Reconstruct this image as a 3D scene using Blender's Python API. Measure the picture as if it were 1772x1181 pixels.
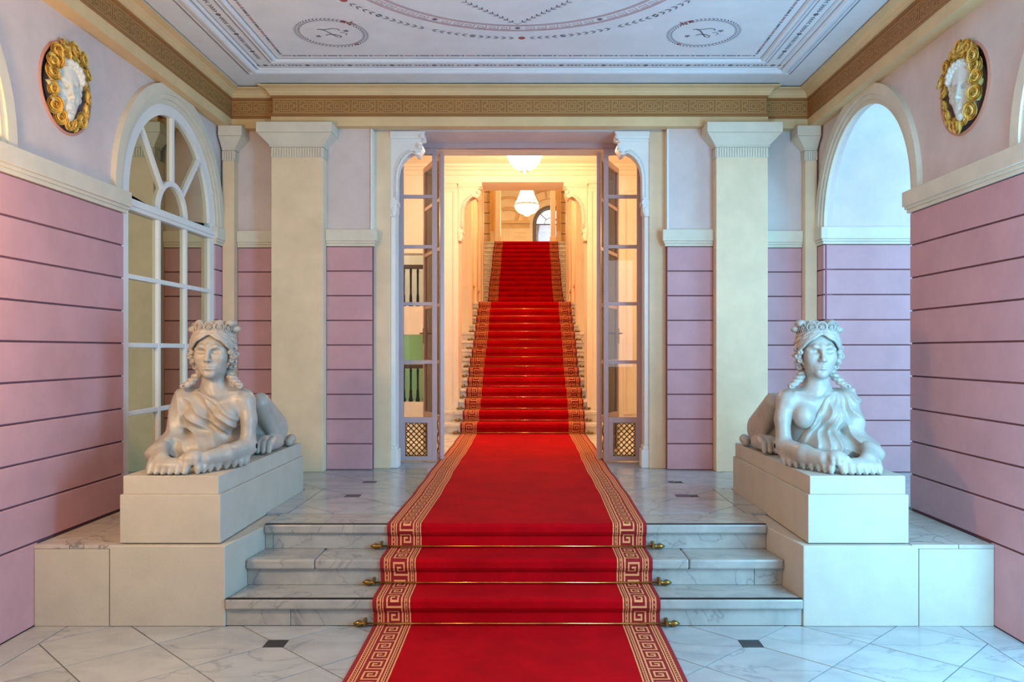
import bpy, bmesh, math, random
import numpy as np
from mathutils import Vector, Matrix
random.seed(7)
for o in list(bpy.data.objects): bpy.data.objects.remove(o)
SC = bpy.context.scene
COL = SC.collection
PI = math.pi
# ------------------------------------------------------------------ camera
cd = bpy.data.cameras.new('camera'); cam = bpy.data.objects.new('camera', cd); COL.objects.link(cam)
cam.location = (0.09, 0.0, 1.7); cam.rotation_euler = (PI/2, 0, 0)
cd.sensor_width = 36.0; cd.lens = 1395/1772*36.0
cd.shift_x = -29/1772; cd.shift_y = 16.5/1772
cd.clip_start = 0.05; cd.clip_end = 200
SC.camera = cam
# ------------------------------------------------------------------ world, lights, exposure
W = bpy.data.worlds.new('world'); SC.world = W; W.use_nodes = True
wb = W.node_tree.nodes['Background']; wb.inputs[0].default_value = (0.55, 0.78, 1.0, 1); wb.inputs[1].default_value = 0.9
SC.view_settings.view_transform = 'Standard'; SC.view_settings.look = 'None'
SC.view_settings.gamma = 1.0; SC.view_settings.use_curve_mapping = False
SC.view_settings.exposure = 0.05
def lamp(name, kind, loc, energy, color, size=None, target=None):
    d = bpy.data.lights.new(name, kind); d.energy = energy; d.color = color
    if kind == 'AREA':
        d.shape = 'RECTANGLE'; d.size, d.size_y = size
    elif size: d.shadow_soft_size = size
    o = bpy.data.objects.new(name, d); COL.objects.link(o); o.location = loc
    if target is not None:
        o.rotation_euler = (Vector(target)-Vector(loc)).to_track_quat('-Z', 'Y').to_euler()
    return o
BLUE = (0.40, 0.73, 1.0); WARM = (1.0, 0.62, 0.30)
lamp('daylight_court_passage', 'AREA', (6.6, 5.2, 3.0), 235, (0.20, 0.62, 1.0), (3.0, 3.4), (3.2, 7.6, 1.7))
lamp('daylight_passage_end', 'AREA', (5.8, 7.1, 2.8), 40, BLUE, (1.2, 2.6), (1.6, 5.6, 1.5))
lamp('daylight_court_arch', 'AREA', (2.88, 3.2, 1.8), 185, (0.24, 0.66, 1.0), (1.2, 2.6), (0.9, 7.2, 1.3))
lamp('front_fill', 'AREA', (0.9, -2.6, 2.6), 72, (0.70, 0.87, 1.0), (3.6, 2.6), (0.2, 6.0, 2.6))  # added front fill behind the camera, no opening in that wall
lamp('entrance_lantern', 'POINT', (-2.55, 3.4, 2.3), 128, WARM, 0.15)
lamp('entrance_ceiling_lamp', 'POINT', (-1.2, 1.0, 3.6), 38, WARM, 0.3)

# ------------------------------------------------------------------ materials
def lin(c):
    return tuple(((x/255.0)/12.92 if x/255.0 <= 0.04045 else ((x/255.0+0.055)/1.055)**2.4) for x in c)
def newmat(name):
    m = bpy.data.materials.new(name); m.use_nodes = True
    nt = m.node_tree; return m, nt, nt.nodes['Principled BSDF']
def nd(nt, t, **kw):
    n = nt.nodes.new(t)
    for k, v in kw.items(): setattr(n, k, v)
    return n
def coords(nt, scale=1.0, rand=True):
    tc = nd(nt, 'ShaderNodeTexCoord'); mp = nd(nt, 'ShaderNodeMapping')
    mp.inputs['Scale'].default_value = (scale,)*3 if not isinstance(scale, tuple) else scale
    if rand:
        oi = nd(nt, 'ShaderNodeObjectInfo'); mu = nd(nt, 'ShaderNodeVectorMath', operation='SCALE')
        mu.inputs[0].default_value = (7.3, 3.1, 5.7); nt.links.new(oi.outputs['Random'], mu.inputs['Scale'])
        ad = nd(nt, 'ShaderNodeVectorMath', operation='ADD')
        nt.links.new(tc.outputs['Object'], ad.inputs[0]); nt.links.new(mu.outputs[0], ad.inputs[1])
        nt.links.new(ad.outputs[0], mp.inputs['Vector'])
    else:
        nt.links.new(tc.outputs['Object'], mp.inputs['Vector'])
    return mp.outputs[0]
def ramp(nt, fac, stops):
    r = nd(nt, 'ShaderNodeValToRGB'); cr = r.color_ramp
    while len(cr.elements) < len(stops): cr.elements.new(0.5)
    for e, (p, c) in zip(cr.elements, stops): e.position = p; e.color = (*c, 1)
    nt.links.new(fac, r.inputs['Fac']); return r.outputs['Color']
def noise(nt, vec, scale, detail=4, rough=0.55, dist=0.0):
    n = nd(nt, 'ShaderNodeTexNoise'); n.inputs['Scale'].default_value = scale; n.inputs['Detail'].default_value = detail
    n.inputs['Roughness'].default_value = rough; n.inputs['Distortion'].default_value = dist
    nt.links.new(vec, n.inputs['Vector']); return n.outputs['Fac']
def bump(nt, b, h, strength, dist=0.01):
    n = nd(nt, 'ShaderNodeBump'); n.inputs['Strength'].default_value = strength; n.inputs['Distance'].default_value = dist
    nt.links.new(h, n.inputs['Height']); nt.links.new(n.outputs[0], b.inputs['Normal'])
def mul(c, k): return tuple(min(1.0, x*k) for x in c)
def plaster(name, rgb, rough=0.8, var=0.08, bs=0.12, scale=3.0):
    m, nt, b = newmat(name); c = lin(rgb); v = coords(nt)
    n = noise(nt, v, scale, 5, 0.6)
    nt.links.new(ramp(nt, n, [(0.3, mul(c, 1-var)), (0.7, mul(c, 1+var))]), b.inputs['Base Color'])
    b.inputs['Roughness'].default_value = rough
    bump(nt, b, noise(nt, v, 60, 4, 0.6), bs, 0.004); return m
def marble(name, base, vein, rough=0.22, vs=2.0):
    m, nt, b = newmat(name); v = coords(nt, (1.0, 1.6, 1.0))
    n1 = noise(nt, v, vs, 5, 0.5, 1.2); n2 = noise(nt, v, vs*2.6, 6, 0.6, 0.6)
    c1 = ramp(nt, n1, [(0.40, lin(base)), (0.49, mul(lin(base), 0.95)), (0.503, lin(vein)), (0.515, mul(lin(base), 0.97)), (0.6, lin(base))])
    c2 = ramp(nt, n2, [(0.34, (0.74, 0.76, 0.79)), (0.60, (1, 1, 1))])
    mx = nd(nt, 'ShaderNodeMix', data_type='RGBA', blend_type='MULTIPLY'); mx.inputs[0].default_value = 0.85
    nt.links.new(c1, mx.inputs[6]); nt.links.new(c2, mx.inputs[7]); nt.links.new(mx.outputs[2], b.inputs['Base Color'])
    b.inputs['Roughness'].default_value = rough
    bump(nt, b, n2, 0.03, 0.004); return m
def metal(name, rgb, rough=0.3):
    m, nt, b = newmat(name); b.inputs['Metallic'].default_value = 1; v = coords(nt)
    c = lin(rgb); nt.links.new(ramp(nt, noise(nt, v, 25, 3), [(0.3, mul(c, .82)), (0.7, mul(c, 1.1))]), b.inputs['Base Color'])
    b.inputs['Roughness'].default_value = rough; return m
def emit(name, rgb, s):
    m, nt, b = newmat(name); v = coords(nt)
    b.inputs['Base Color'].default_value = (*lin(rgb), 1)
    nt.links.new(ramp(nt, noise(nt, v, 6, 2), [(0.2, mul(lin(rgb), .92)), (0.8, lin(rgb))]), b.inputs['Emission Color'])
    b.inputs['Emission Strength'].default_value = s; return m
M = {}
M['pink'] = plaster('pink_stucco', (198, 150, 156), 0.7)
M['pink_pale'] = plaster('pale_pink_stucco', (190, 174, 182), 0.7)
M['pink_joint'] = plaster('pink_joint', (132, 88, 98), 0.85)
M['lavender'] = plaster('lavender_plaster', (212, 196, 192), 0.8)
M['rose_plaster'] = plaster('rose_plaster', (216, 186, 170), 0.8)
M['mauve'] = plaster('mauve_plaster', (196, 170, 172), 0.8)
M['white_plaster'] = plaster('white_plaster', (232, 232, 228), 0.75)
M['cream'] = plaster('cream_stucco', (228, 203, 168), 0.7)
M['cream_trim'] = plaster('cream_trim', (218, 208, 188), 0.65)
M['white_paint'] = plaster('white_paint', (232, 230, 226), 0.45, 0.04, 0.05)
M['ochre'] = plaster('ochre_frieze', (156, 108, 58), 0.7)
M['ochre_light'] = plaster('ochre_line', (192, 150, 92), 0.7)
M['brown'] = plaster('brown_fillet', (120, 84, 52), 0.7)
M['cornice'] = plaster('cornice_stucco', (218, 188, 140), 0.65)
M['ceiling'] = plaster('ceiling_plaster', (224, 230, 236), 0.8, 0.05)
M['paint_grey'] = plaster('painted_grey', (112, 112, 122), 0.8)
M['paint_rose'] = plaster('painted_rose', (184, 140, 146), 0.8)
M['paint_red'] = plaster('painted_red', (170, 84, 90), 0.8)
M['dark'] = plaster('black_inlay_shadow', (14, 13, 14), 0.9)  # cornice shadow line painted in; also the black step inlays
M['stone'] = plaster('pedestal_stone', (184, 178, 166), 0.65, 0.06, 0.25, 5)
M['tile'] = marble('marble_tile', (172, 174, 174), (146, 149, 152), 0.16, 0.9)
M['step'] = marble('marble_step', (168, 166, 160), (138, 138, 136), 0.25, 1.8)
M['stair_marble'] = marble('stair_marble', (232, 226, 214), (180, 172, 160), 0.25, 1.8)
M['ledge'] = marble('marble_ledge', (190, 180, 170), (120, 110, 105), 0.3, 2.0)
M['slate'] = marble('black_cabochon', (38, 36, 40), (90, 88, 90), 0.25, 6.0)
M['grout'] = plaster('grout', (46, 45, 46), 0.9)
M['marble_statue'] = plaster('statue_marble', (170, 165, 156), 0.36, 0.12, 0.03, 9)
M['mask_white'] = plaster('mask_glaze', (216, 216, 206), 0.3, 0.04, 0.05)
M['rose_yellow'] = plaster('rose_glaze', (238, 196, 100), 0.35, 0.2, 0.05, 30)
M['leaf_pale'] = plaster('leaf_glaze', (224, 206, 140), 0.35, 0.15, 0.05, 30)
M['niche'] = plaster('niche_plaster', (158, 132, 136), 0.8)
M['rim'] = plaster('niche_rim', (198, 140, 120), 0.6)
M['lilac'] = plaster('lilac_paint', (184, 156, 158), 0.35, 0.05, 0.03)
M['brass'] = metal('brass', (226, 168, 92), 0.22)
M['brass_dark'] = metal('aged_brass', (150, 116, 62), 0.4)
M['bronze'] = metal('bronze_grille', (120, 92, 52), 0.45)
M['warm_wall'] = plaster('warm_white_plaster', (236, 226, 206), 0.6, 0.04)
M['warm_trim'] = plaster('warm_trim', (238, 222, 198), 0.55, 0.04)
M['gold'] = metal('gilding', (232, 180, 70), 0.3)
M['sand_course'] = plaster('sand_course', (218, 190, 150), 0.7)
M['green_wall'] = plaster('green_wall', (176, 206, 140), 0.8)
M['dark_wood'] = plaster('dark_wood', (58, 40, 30), 0.4)
M['iron'] = metal('black_iron', (36, 34, 36), 0.5)
M['lampglass'] = emit('lit_lamp_glass', (255, 226, 180), 9.0)
M['crystal'] = emit('lit_crystal', (255, 226, 180), 5.0)
M['daypane'] = emit('daylit_pane', (190, 220, 250), 1.6)
def mk_curtain():
    m = plaster('silk_curtain', (214, 220, 226), 0.5); nt = m.node_tree; b = nt.nodes['Principled BSDF']; out = nt.nodes['Material Output']
    tl = nd(nt, 'ShaderNodeBsdfTranslucent'); tl.inputs[0].default_value = (.86, .90, .95, 1); mx = nd(nt, 'ShaderNodeMixShader'); mx.inputs[0].default_value = .6
    nt.links.new(b.outputs[0], mx.inputs[1]); nt.links.new(tl.outputs[0], mx.inputs[2]); nt.links.new(mx.outputs[0], out.inputs[0]); return m
M['curtain'] = mk_curtain()
def mk_carpet():
    m, nt, b = newmat('carpet_red'); v = coords(nt, rand=False)
    n = noise(nt, v, 3.0, 6, 0.65); f = noise(nt, v, 900, 2)
    nt.links.new(ramp(nt, n, [(0.3, lin((162, 0, 14))), (0.7, lin((192, 2, 18)))]), b.inputs['Base Color'])
    b.inputs['Roughness'].default_value = 0.95; b.inputs['Specular IOR Level'].default_value = 0.1
    bump(nt, b, f, 0.5, 0.004); return m
M['carpet'] = mk_carpet()
M['carpet_edge'] = plaster('carpet_border_red', (140, 14, 22), 0.95, 0.1, 0.4, 200)
M['carpet_tan'] = plaster('carpet_tan', (226, 152, 98), 0.95, 0.12, 0.4, 200)
def mk_mirror():
    m, nt, b = newmat('mirror_glass'); v = coords(nt)
    c = (0.60, 0.60, 0.46)
    nt.links.new(ramp(nt, noise(nt, v, 2.0, 2), [(0.2, mul(c, .95)), (0.8, c)]), b.inputs['Base Color'])
    b.inputs['Metallic'].default_value = 1.0; b.inputs['Roughness'].default_value = 0.02; return m
M['mirror'] = mk_mirror()
def mk_glass():
    m = bpy.data.materials.new('clear_glass'); m.use_nodes = True; nt = m.node_tree; nt.nodes.clear()
    out = nd(nt, 'ShaderNodeOutputMaterial'); mx = nd(nt, 'ShaderNodeMixShader'); tr = nd(nt, 'ShaderNodeBsdfTransparent')
    gl = nd(nt, 'ShaderNodeBsdfGlossy'); gl.inputs['Roughness'].default_value = 0.02
    fr = nd(nt, 'ShaderNodeFresnel'); fr.inputs['IOR'].default_value = 1.5
    v = coords(nt); tr.inputs[0].default_value = (0.94, 0.95, 0.94, 1)
    nt.links.new(ramp(nt, noise(nt, v, 3, 2), [(0.2, (.93, .94, .93)), (0.8, (.96, .965, .96))]), tr.inputs[0])
    nt.links.new(fr.outputs[0], mx.inputs[0]); nt.links.new(tr.outputs[0], mx.inputs[1]); nt.links.new(gl.outputs[0], mx.inputs[2])
    nt.links.new(mx.outputs[0], out.inputs[0]); return m
M['glass'] = mk_glass()

# ------------------------------------------------------------------ mesh helpers
ORG = {}
def link(name, verts, faces, m, parent=None, smooth=False, bevel=0.0, org=None, recalc=True):
    me = bpy.data.meshes.new(name)
    o = bpy.data.objects.new(name, me); COL.objects.link(o)
    if parent is not None:
        og = ORG[parent.name]; o.parent = parent
    else:
        og = org if org else (0, 0, 0); o.location = og
    ORG[o.name] = og
    if isinstance(verts, np.ndarray): vv = (verts-np.array(og)).tolist()
    else: vv = [(x-og[0], y-og[1], z-og[2]) for x, y, z in verts]
    me.from_pydata(vv, [], faces)
    if recalc:
        bm = bmesh.new(); bm.from_mesh(me); bmesh.ops.recalc_face_normals(bm, faces=bm.faces); bm.to_mesh(me); bm.free()
    me.materials.append(m)
    if smooth:
        me.polygons.foreach_set('use_smooth', [True]*len(me.polygons))
    if bevel:
        b = o.modifiers.new('bevel', 'BEVEL'); b.width = bevel; b.segments = 2; b.limit_method = 'ANGLE'; b.angle_limit = 0.6
    return o
def tag(o, label=None, cat=None, group=None, kind=None):
    if label: o['label'] = label
    if cat: o['category'] = cat
    if group: o['group'] = group
    if kind: o['kind'] = kind
    return o
def thing(name, loc, label, cat, group=None):
    o = bpy.data.objects.new(name, None); COL.objects.link(o); o.location = loc; o.empty_display_size = 0.1
    ORG[o.name] = tuple(loc); return tag(o, label, cat, group)
class MB:
    def __init__(s): s.v = []; s.f = []
    def add(s, v, f):
        n = len(s.v); s.v += [tuple(p) for p in v]; s.f += [tuple(i+n for i in q) for q in f]; return s
    def box(s, x0, x1, y0, y1, z0, z1):
        return s.add([(x0,y0,z0),(x1,y0,z0),(x1,y1,z0),(x0,y1,z0),(x0,y0,z1),(x1,y0,z1),(x1,y1,z1),(x0,y1,z1)],
            [(3,2,1,0),(4,5,6,7),(0,1,5,4),(1,2,6,5),(2,3,7,6),(3,0,4,7)])
    def frustum(s, b, t, z0, z1):      # b, t = (x0,x1,y0,y1)
        return s.add([(b[0],b[2],z0),(b[1],b[2],z0),(b[1],b[3],z0),(b[0],b[3],z0),(t[0],t[2],z1),(t[1],t[2],z1),(t[1],t[3],z1),(t[0],t[3],z1)],
            [(3,2,1,0),(4,5,6,7),(0,1,5,4),(1,2,6,5),(2,3,7,6),(3,0,4,7)])
    def prism(s, poly, fn, a, b):      # fn(u,v,w)
        n = len(poly)
        return s.add([fn(u, v, a) for u, v in poly]+[fn(u, v, b) for u, v in poly],
            [tuple(range(n))[::-1], tuple(range(n, 2*n))]+[(i, (i+1) % n, (i+1) % n+n, i+n) for i in range(n)])
    def tube(s, pts, r, n=8, caps=True):
        P = [Vector(p) for p in pts]; R = r if isinstance(r, (list, tuple)) else [r]*len(P)
        vs = []; fs = []; up = Vector((0.13, 0.29, 0.95)).normalized()
        for i, p in enumerate(P):
            t = (P[min(i+1, len(P)-1)]-P[max(i-1, 0)]).normalized()
            a = t.cross(up)
            if a.length < 1e-4: a = t.cross(Vector((1, 0, 0)))
            a.normalize(); b = t.cross(a)
            vs += [p+a*(R[i]*math.cos(2*PI*k/n))+b*(R[i]*math.sin(2*PI*k/n)) for k in range(n)]
        for i in range(len(P)-1):
            fs += [(i*n+k, i*n+(k+1) % n, (i+1)*n+(k+1) % n, (i+1)*n+k) for k in range(n)]
        if caps: fs += [tuple(range(n))[::-1], tuple((len(P)-1)*n+k for k in range(n))]
        return s.add(vs, fs)
    def lathe(s, prof, c, n=24, axis='z'):
        vs = []; fs = []
        for r, h in prof:
            for k in range(n):
                a = 2*PI*k/n; x, y = r*math.cos(a), r*math.sin(a)
                if axis == 'z': vs.append((c[0]+x, c[1]+y, c[2]+h))
                elif axis == 'x': vs.append((c[0]+h, c[1]+x, c[2]+y))
                else: vs.append((c[0]+x, c[1]+h, c[2]+y))
        for i in range(len(prof)-1):
            fs += [(i*n+k, i*n+(k+1) % n, (i+1)*n+(k+1) % n, (i+1)*n+k) for k in range(n)]
        fs += [tuple(range(n))[::-1], tuple((len(prof)-1)*n+k for k in range(n))]
        return s.add(vs, fs)
    def ball(s, c, r, nu=10, nv=6):
        r = r if isinstance(r, (tuple, list)) else (r, r, r)
        prof = [(math.sin(PI*(i+.04)/(nv+.08)), -math.cos(PI*(i+.04)/(nv+.08))) for i in range(nv+1)]
        vs = []; fs = []
        for q, h in prof:
            vs += [(c[0]+r[0]*q*math.cos(2*PI*k/nu), c[1]+r[1]*q*math.sin(2*PI*k/nu), c[2]+r[2]*h) for k in range(nu)]
        for i in range(nv):
            fs += [(i*nu+k, i*nu+(k+1) % nu, (i+1)*nu+(k+1) % nu, (i+1)*nu+k) for k in range(nu)]
        fs += [tuple(range(nu))[::-1], tuple(nv*nu+k for k in range(nu))]
        return s.add(vs, fs)
    def torus(s, c, R, r, ax_u, ax_v, n=16, m=6):
        c = Vector(c); u = Vector(ax_u); v = Vector(ax_v); w = u.cross(v)
        vs = []; fs = []
        for i in range(n):
            a = 2*PI*i/n; d = u*math.cos(a)+v*math.sin(a)
            vs += [c+d*(R+r*math.cos(2*PI*j/m))+w*(r*math.sin(2*PI*j/m)) for j in range(m)]
        for i in range(n):
            for j in range(m):
                fs.append((i*m+j, i*m+(j+1) % m, ((i+1) % n)*m+(j+1) % m, ((i+1) % n)*m+j))
        return s.add(vs, fs)
    def xf(s, fn):
        s.v = [tuple(fn(*p)) for p in s.v]; return s
    def build(s, name, m, parent=None, **k): return link(name, s.v, s.f, m, parent, **k)
def plate(outer, holes, fn, a, b):
    """polygon with holes in (u,v), extruded from depth a to b through fn(u,v,w)"""
    bm = bmesh.new(); loops = []; cnt = 0
    for lp in [outer]+holes:
        vs = [bm.verts.new((u, v, 0)) for u, v in lp]
        for i in range(len(vs)): bm.edges.new((vs[i], vs[(i+1) % len(vs)]))
        loops.append((cnt, len(vs))); cnt += len(vs)
    bm.verts.index_update()
    bmesh.ops.triangle_fill(bm, use_beauty=True, use_dissolve=False, edges=bm.edges[:], normal=(0, 0, 1))
    bm.verts.index_update()
    uv = [(v.co.x, v.co.y) for v in bm.verts]; tri = [tuple(v.index for v in f.verts) for f in bm.faces]; bm.free()
    n = len(uv); mb = MB()
    fs = tri+[tuple(i+n for i in t[::-1]) for t in tri]
    for st, ln in loops:
        fs += [(st+i, st+(i+1) % ln, st+(i+1) % ln+n, st+i+n) for i in range(ln)]
    return mb.add([fn(u, v, a) for u, v in uv]+[fn(u, v, b) for u, v in uv], fs)
def clip_poly(poly, x0, x1, y0, y1):
    def cut(P, ins, isec):
        out = []
        for i in range(len(P)):
            a, b = P[i], P[(i+1) % len(P)]
            ia, ib = ins(a), ins(b)
            if ia: out.append(a)
            if ia != ib: out.append(isec(a, b))
        return out
    def ix(c): return lambda a, b: (c, a[1]+(b[1]-a[1])*(c-a[0])/(b[0]-a[0]))
    def iy(c): return lambda a, b: (a[0]+(b[0]-a[0])*(c-a[1])/(b[1]-a[1]), c)
    for ins, isec in ((lambda p: p[0] >= x0, ix(x0)), (lambda p: p[0] <= x1, ix(x1)), (lambda p: p[1] >= y0, iy(y0)), (lambda p: p[1] <= y1, iy(y1))):
        poly = cut(poly, ins, isec)
        if len(poly) < 3: return []
    return poly
def area(p): return abs(sum(p[i][0]*p[(i+1) % len(p)][1]-p[(i+1) % len(p)][0]*p[i][1] for i in range(len(p))))/2
def sweep(path, prof, inward=1):
    """closed profile (d,z) swept along a plan path; d is measured to the right of travel"""
    P = [Vector((x, y)) for x, y in path]; mb = MB(); offs = []
    for i in range(len(P)):
        ns = []
        if i > 0: t = (P[i]-P[i-1]).normalized(); ns.append(Vector((t.y, -t.x)))
        if i < len(P)-1: t = (P[i+1]-P[i]).normalized(); ns.append(Vector((t.y, -t.x)))
        if len(ns) == 1: o = ns[0]
        else: o = (ns[0]+ns[1])/(1+ns[0].dot(ns[1]))
        offs.append(o*inward)
    n = len(prof); vs = []; fs = []
    for p, o in zip(P, offs): vs += [(p.x+o.x*d, p.y+o.y*d, z) for d, z in prof]
    for i in range(len(P)-1):
        fs += [(i*n+k, i*n+(k+1) % n, (i+1)*n+(k+1) % n, (i+1)*n+k) for k in range(n)]
    fs += [tuple(range(n))[::-1], tuple((len(P)-1)*n+k for k in range(n))]
    return mb.add(vs, fs)
def arc_pts(c, r, a0, a1, n): return [(c[0]+r*math.cos(a0+(a1-a0)*i/n), c[1]+r*math.sin(a0+(a1-a0)*i/n)) for i in range(n+1)]
def ring(mb, c, r0, r1, a0, a1, n, fn, d0, d1):
    """arched band between radii, prism pieces in (u,v) extruded d0..d1 by fn"""
    A = arc_pts(c, r0, a0, a1, n); B = arc_pts(c, r1, a0, a1, n); vs = []; fs = []
    for (p, q) in zip(A, B): vs += [fn(*p, d0), fn(*q, d0), fn(*q, d1), fn(*p, d1)]
    for i in range(n):
        for k in range(4): fs.append((i*4+k, i*4+(k+1) % 4, (i+1)*4+(k+1) % 4, (i+1)*4+k))
    fs += [(0, 1, 2, 3), (n*4+3, n*4+2, n*4+1, n*4)]
    mb.add(vs, fs); return mb
def strip(mb, pts, w, fn, closed=False):
    P = [Vector(p) for p in pts]; L = []; n = len(P)
    for i in range(n):
        a = P[(i-1) % n] if (closed or i > 0) else P[i]; b = P[(i+1) % n] if (closed or i < n-1) else P[i]
        t = (b-a).normalized(); q = Vector((-t.y, t.x))*w/2
        L += [fn(*(P[i]+q)), fn(*(P[i]-q))]
    m = n if closed else n-1
    mb.add(L, [(2*i, 2*i+1, 2*((i+1) % n)+1, 2*((i+1) % n)) for i in range(m)]); return mb

def frame4(mb, u0, u1, v0, v1, w, fn, d0, d1):
    for P in (((u0, u1), (v0, v0+w)), ((u0, u1), (v1-w, v1)), ((u0, u0+w), (v0+w, v1-w)), ((u1-w, u1), (v0+w, v1-w))):
        (a, b), (c, d) = P; mb.prism([(a, c), (b, c), (b, d), (a, d)], fn, d0, d1)
    return mb
# ================================================================== THE SETTING
WX = 2.96; ZL = 0.515; YB = 8.0; YC = 8.1; ZC = 4.30; AC = 6.95; AR = 0.89; SP = 2.92; AC2 = 3.71
ZJ = [ZL, 0.774]+[0.774+0.245*k for k in range(1, 9)]
def courses(parent, fn, u0, u1, zs=ZJ, m='pink', name='stucco_course', d=0.016):
    """rusticated stucco courses, each its own piece; fn(u,v,w) with w outwards"""
    for a, b in zip(zs[:-1], zs[1:]):
        MB().prism([(u0, a+.006), (u1, a+.006), (u1, b-.006), (u0, b-.006)], fn, 0.0, d).build(name, M[m], parent, bevel=.004)
def impost(parent, fn, u0, u1, r0=0, r1=0):
    """band along the wall at the arch springing; r0/r1 = 1 gives a return at that end"""
    mb = MB()
    for d, z0, z1 in ((.055, 2.785, 2.897), (.042, 2.762, 2.785), (.030, 2.735, 2.762)):
        mb.prism([(u0-r0*d*.9, z0), (u1+r1*d*.9, z0), (u1+r1*d*.9, z1), (u0-r0*d*.9, z1)], fn, -.01, d)
    mb.build('impost_band', M['cream_trim'], parent, bevel=.003)
def arch_hole(c, hw, z0): return [(c+hw, z0)]+arc_pts((c, SP), hw, 0, PI, 28)+[(c-hw, z0)]
def circ(c, r, n=40): return arc_pts(c, r, 0, 2*PI*(n-1)/n, n-1)
MED = (5.33, 3.43); MR = 0.29
for side, s in (('left', -1), ('right', 1)):
    fn = lambda u, v, w, s=s: (s*(WX+.012+w), u, v)
    out = lambda u, v, w, s=s: (s*(WX+.012-w), u, v)
    wall = plate([(-3.0, 2.74), (AC2-AR, 2.74)]+arch_hole(AC2, AR, 2.74)[::-1][1:-1]+[(AC2+AR, 2.74), (AC-AR, 2.74)]+arch_hole(AC, AR, 2.74)[::-1][1:-1]+[(AC+AR, 2.74), (YC+.2, 2.74), (YC+.2, ZC), (-3.0, ZC)],
        [circ(MED, MR)], fn, 0, .22 if s < 0 else .07).build('wall_'+side, M['lavender'])
    tag(wall, kind='structure')
    for y0, y1, z0 in ((-3.0, AC2-AR, 0), (AC2+AR, AC-AR, 0), (AC+AR, YC+.2, 0)):
        MB().prism([(y0, z0), (y1, z0), (y1, 2.74), (y0, 2.74)], fn, 0, .22 if s < 0 else .07).build('joint_backing', M['pink_joint'], wall)
    courses(wall, out, AC2+AR, AC-AR); courses(wall, out, AC+AR, YC); courses(wall, out, -3.0, AC2-AR, [0, .26]+ZJ)
    courses(wall, out, AC2+AR, 5.0, [0.0, ZL])
    for a, b, r0, r1 in ((-3.0, AC2-AR, 0, 1), (AC2+AR, AC-AR, 1, 1), (AC+AR, YC, 1, 0)):
        impost(wall, out, a, b, r0, r1)
    for c in (AC, AC2):
        mb = MB()
        for r0, r1, d in ((AR, AR+.045, .012), (AR+.04, AR+.085, .028), (AR+.08, AR+.165, .042)):
            ring(mb, (c, SP-.02), r0, r1, 0, PI, 40, out, -.02, d)
        mb.build('archivolt', M['cream_trim'], wall, smooth=False)
# ---- left wall: arched mirror windows
def fan_window(idx, c, z0):
    fn = lambda u, v, w: (-(WX+.03)+w, u, v)
    frame = MB()
    ring(frame, (c, SP), AR-.11, AR, 0, PI, 36, fn, -.04, .02)
    for a, b in ((c-AR, c-AR+.10), (c+AR-.10, c+AR)): frame.prism([(a, z0), (b, z0), (b, SP), (a, SP)], fn, -.04, .02)
    frame.prism([(c-AR, z0), (c+AR, z0), (c+AR, z0+.1), (c-AR, z0+.1)], fn, -.04, .02)
    w = frame.build('window_%d' % idx, M['white_paint']); tag(w, kind='structure')
    g = AR-.10
    mb = MB(); mb.prism([(c-AR, 2.78), (c+AR, 2.78), (c+AR, 2.87), (c-AR, 2.87)], fn, -.03, .035)
    mb.prism([(c-AR, 2.81), (c+AR, 2.81), (c+AR, 2.85), (c-AR, 2.85)], fn, .03, .05); mb.build('transom', M['white_paint'], w, bevel=.004)
    mu = [c-.262, c+.262]; rails = [z for z in (2.272, 1.742, 1.215, .69) if z > z0+.12]
    for y in mu: MB().prism([(y-.024, z0), (y+.024, z0), (y+.024, 2.79), (y-.024, 2.79)], fn, -.03, .018).build('mullion', M['white_paint'], w, bevel=.005)
    for z in rails: MB().prism([(c-g, z-.019), (c+g, z-.019), (c+g, z+.019), (c-g, z+.019)], fn, -.03, .016).build('glazing_bar', M['white_paint'], w, bevel=.005)
    ys = [c-g, mu[0], mu[1], c+g]; zs = [2.8]+rails+[z0+.08]
    for i in range(3):
        for j in range(len(zs)-1):
            MB().prism([(ys[i], zs[j+1]), (ys[i+1], zs[j+1]), (ys[i+1], zs[j]), (ys[i], zs[j])], fn, -.012, -.008).build('pane', M['mirror'], w)
    b = ring(MB(), (c, 2.86), .25, .295, 0, PI, 20, fn, -.03, .018); b.build('fan_arch', M['white_paint'], w)
    for a in (45, 90, 135):
        ca, sa = math.cos(math.radians(a)), math.sin(math.radians(a)); q = .022
        MB().prism([(c+.28*ca+q*sa, SP-.05+.28*sa-q*ca), (c+g*ca+q*sa, SP+g*sa-q*ca), (c+g*ca-q*sa, SP+g*sa+q*ca), (c+.28*ca-q*sa, SP-.05+.28*sa+q*ca)], fn, -.03, .016).build('fan_bar', M['white_paint'], w)
    edges = [0, 45, 90, 135, 180]
    for a, b2 in zip(edges[:-1], edges[1:]):
        A = arc_pts((c, 2.87), .27, math.radians(a), math.radians(b2), 8); B = arc_pts((c, SP), g+.01, math.radians(a), math.radians(b2), 8)
        MB().prism(A+B[::-1], fn, -.012, -.008).build('pane', M['mirror'], w)
    MB().prism([(c-.27, 2.87)]+arc_pts((c, 2.87), .27, PI, 0, 14)+[], fn, -.012, -.008).build('pane', M['mirror'], w)
    MB().prism([(c-AR, z0-.02)]+[(c+AR, z0-.02)]+arc_pts((c, SP), AR, 0, PI, 20), fn, -.2, -.06).build('backing_board', M['dark_wood'], w)
fan_window(1, AC, .5); fan_window(2, AC2, .02)
# ---- front wall behind the camera
tag(MB().box(-3.2, 3.2, -3.2, -3.0, -.1, ZC).build('wall_front', M['white_plaster']), kind='structure')
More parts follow.
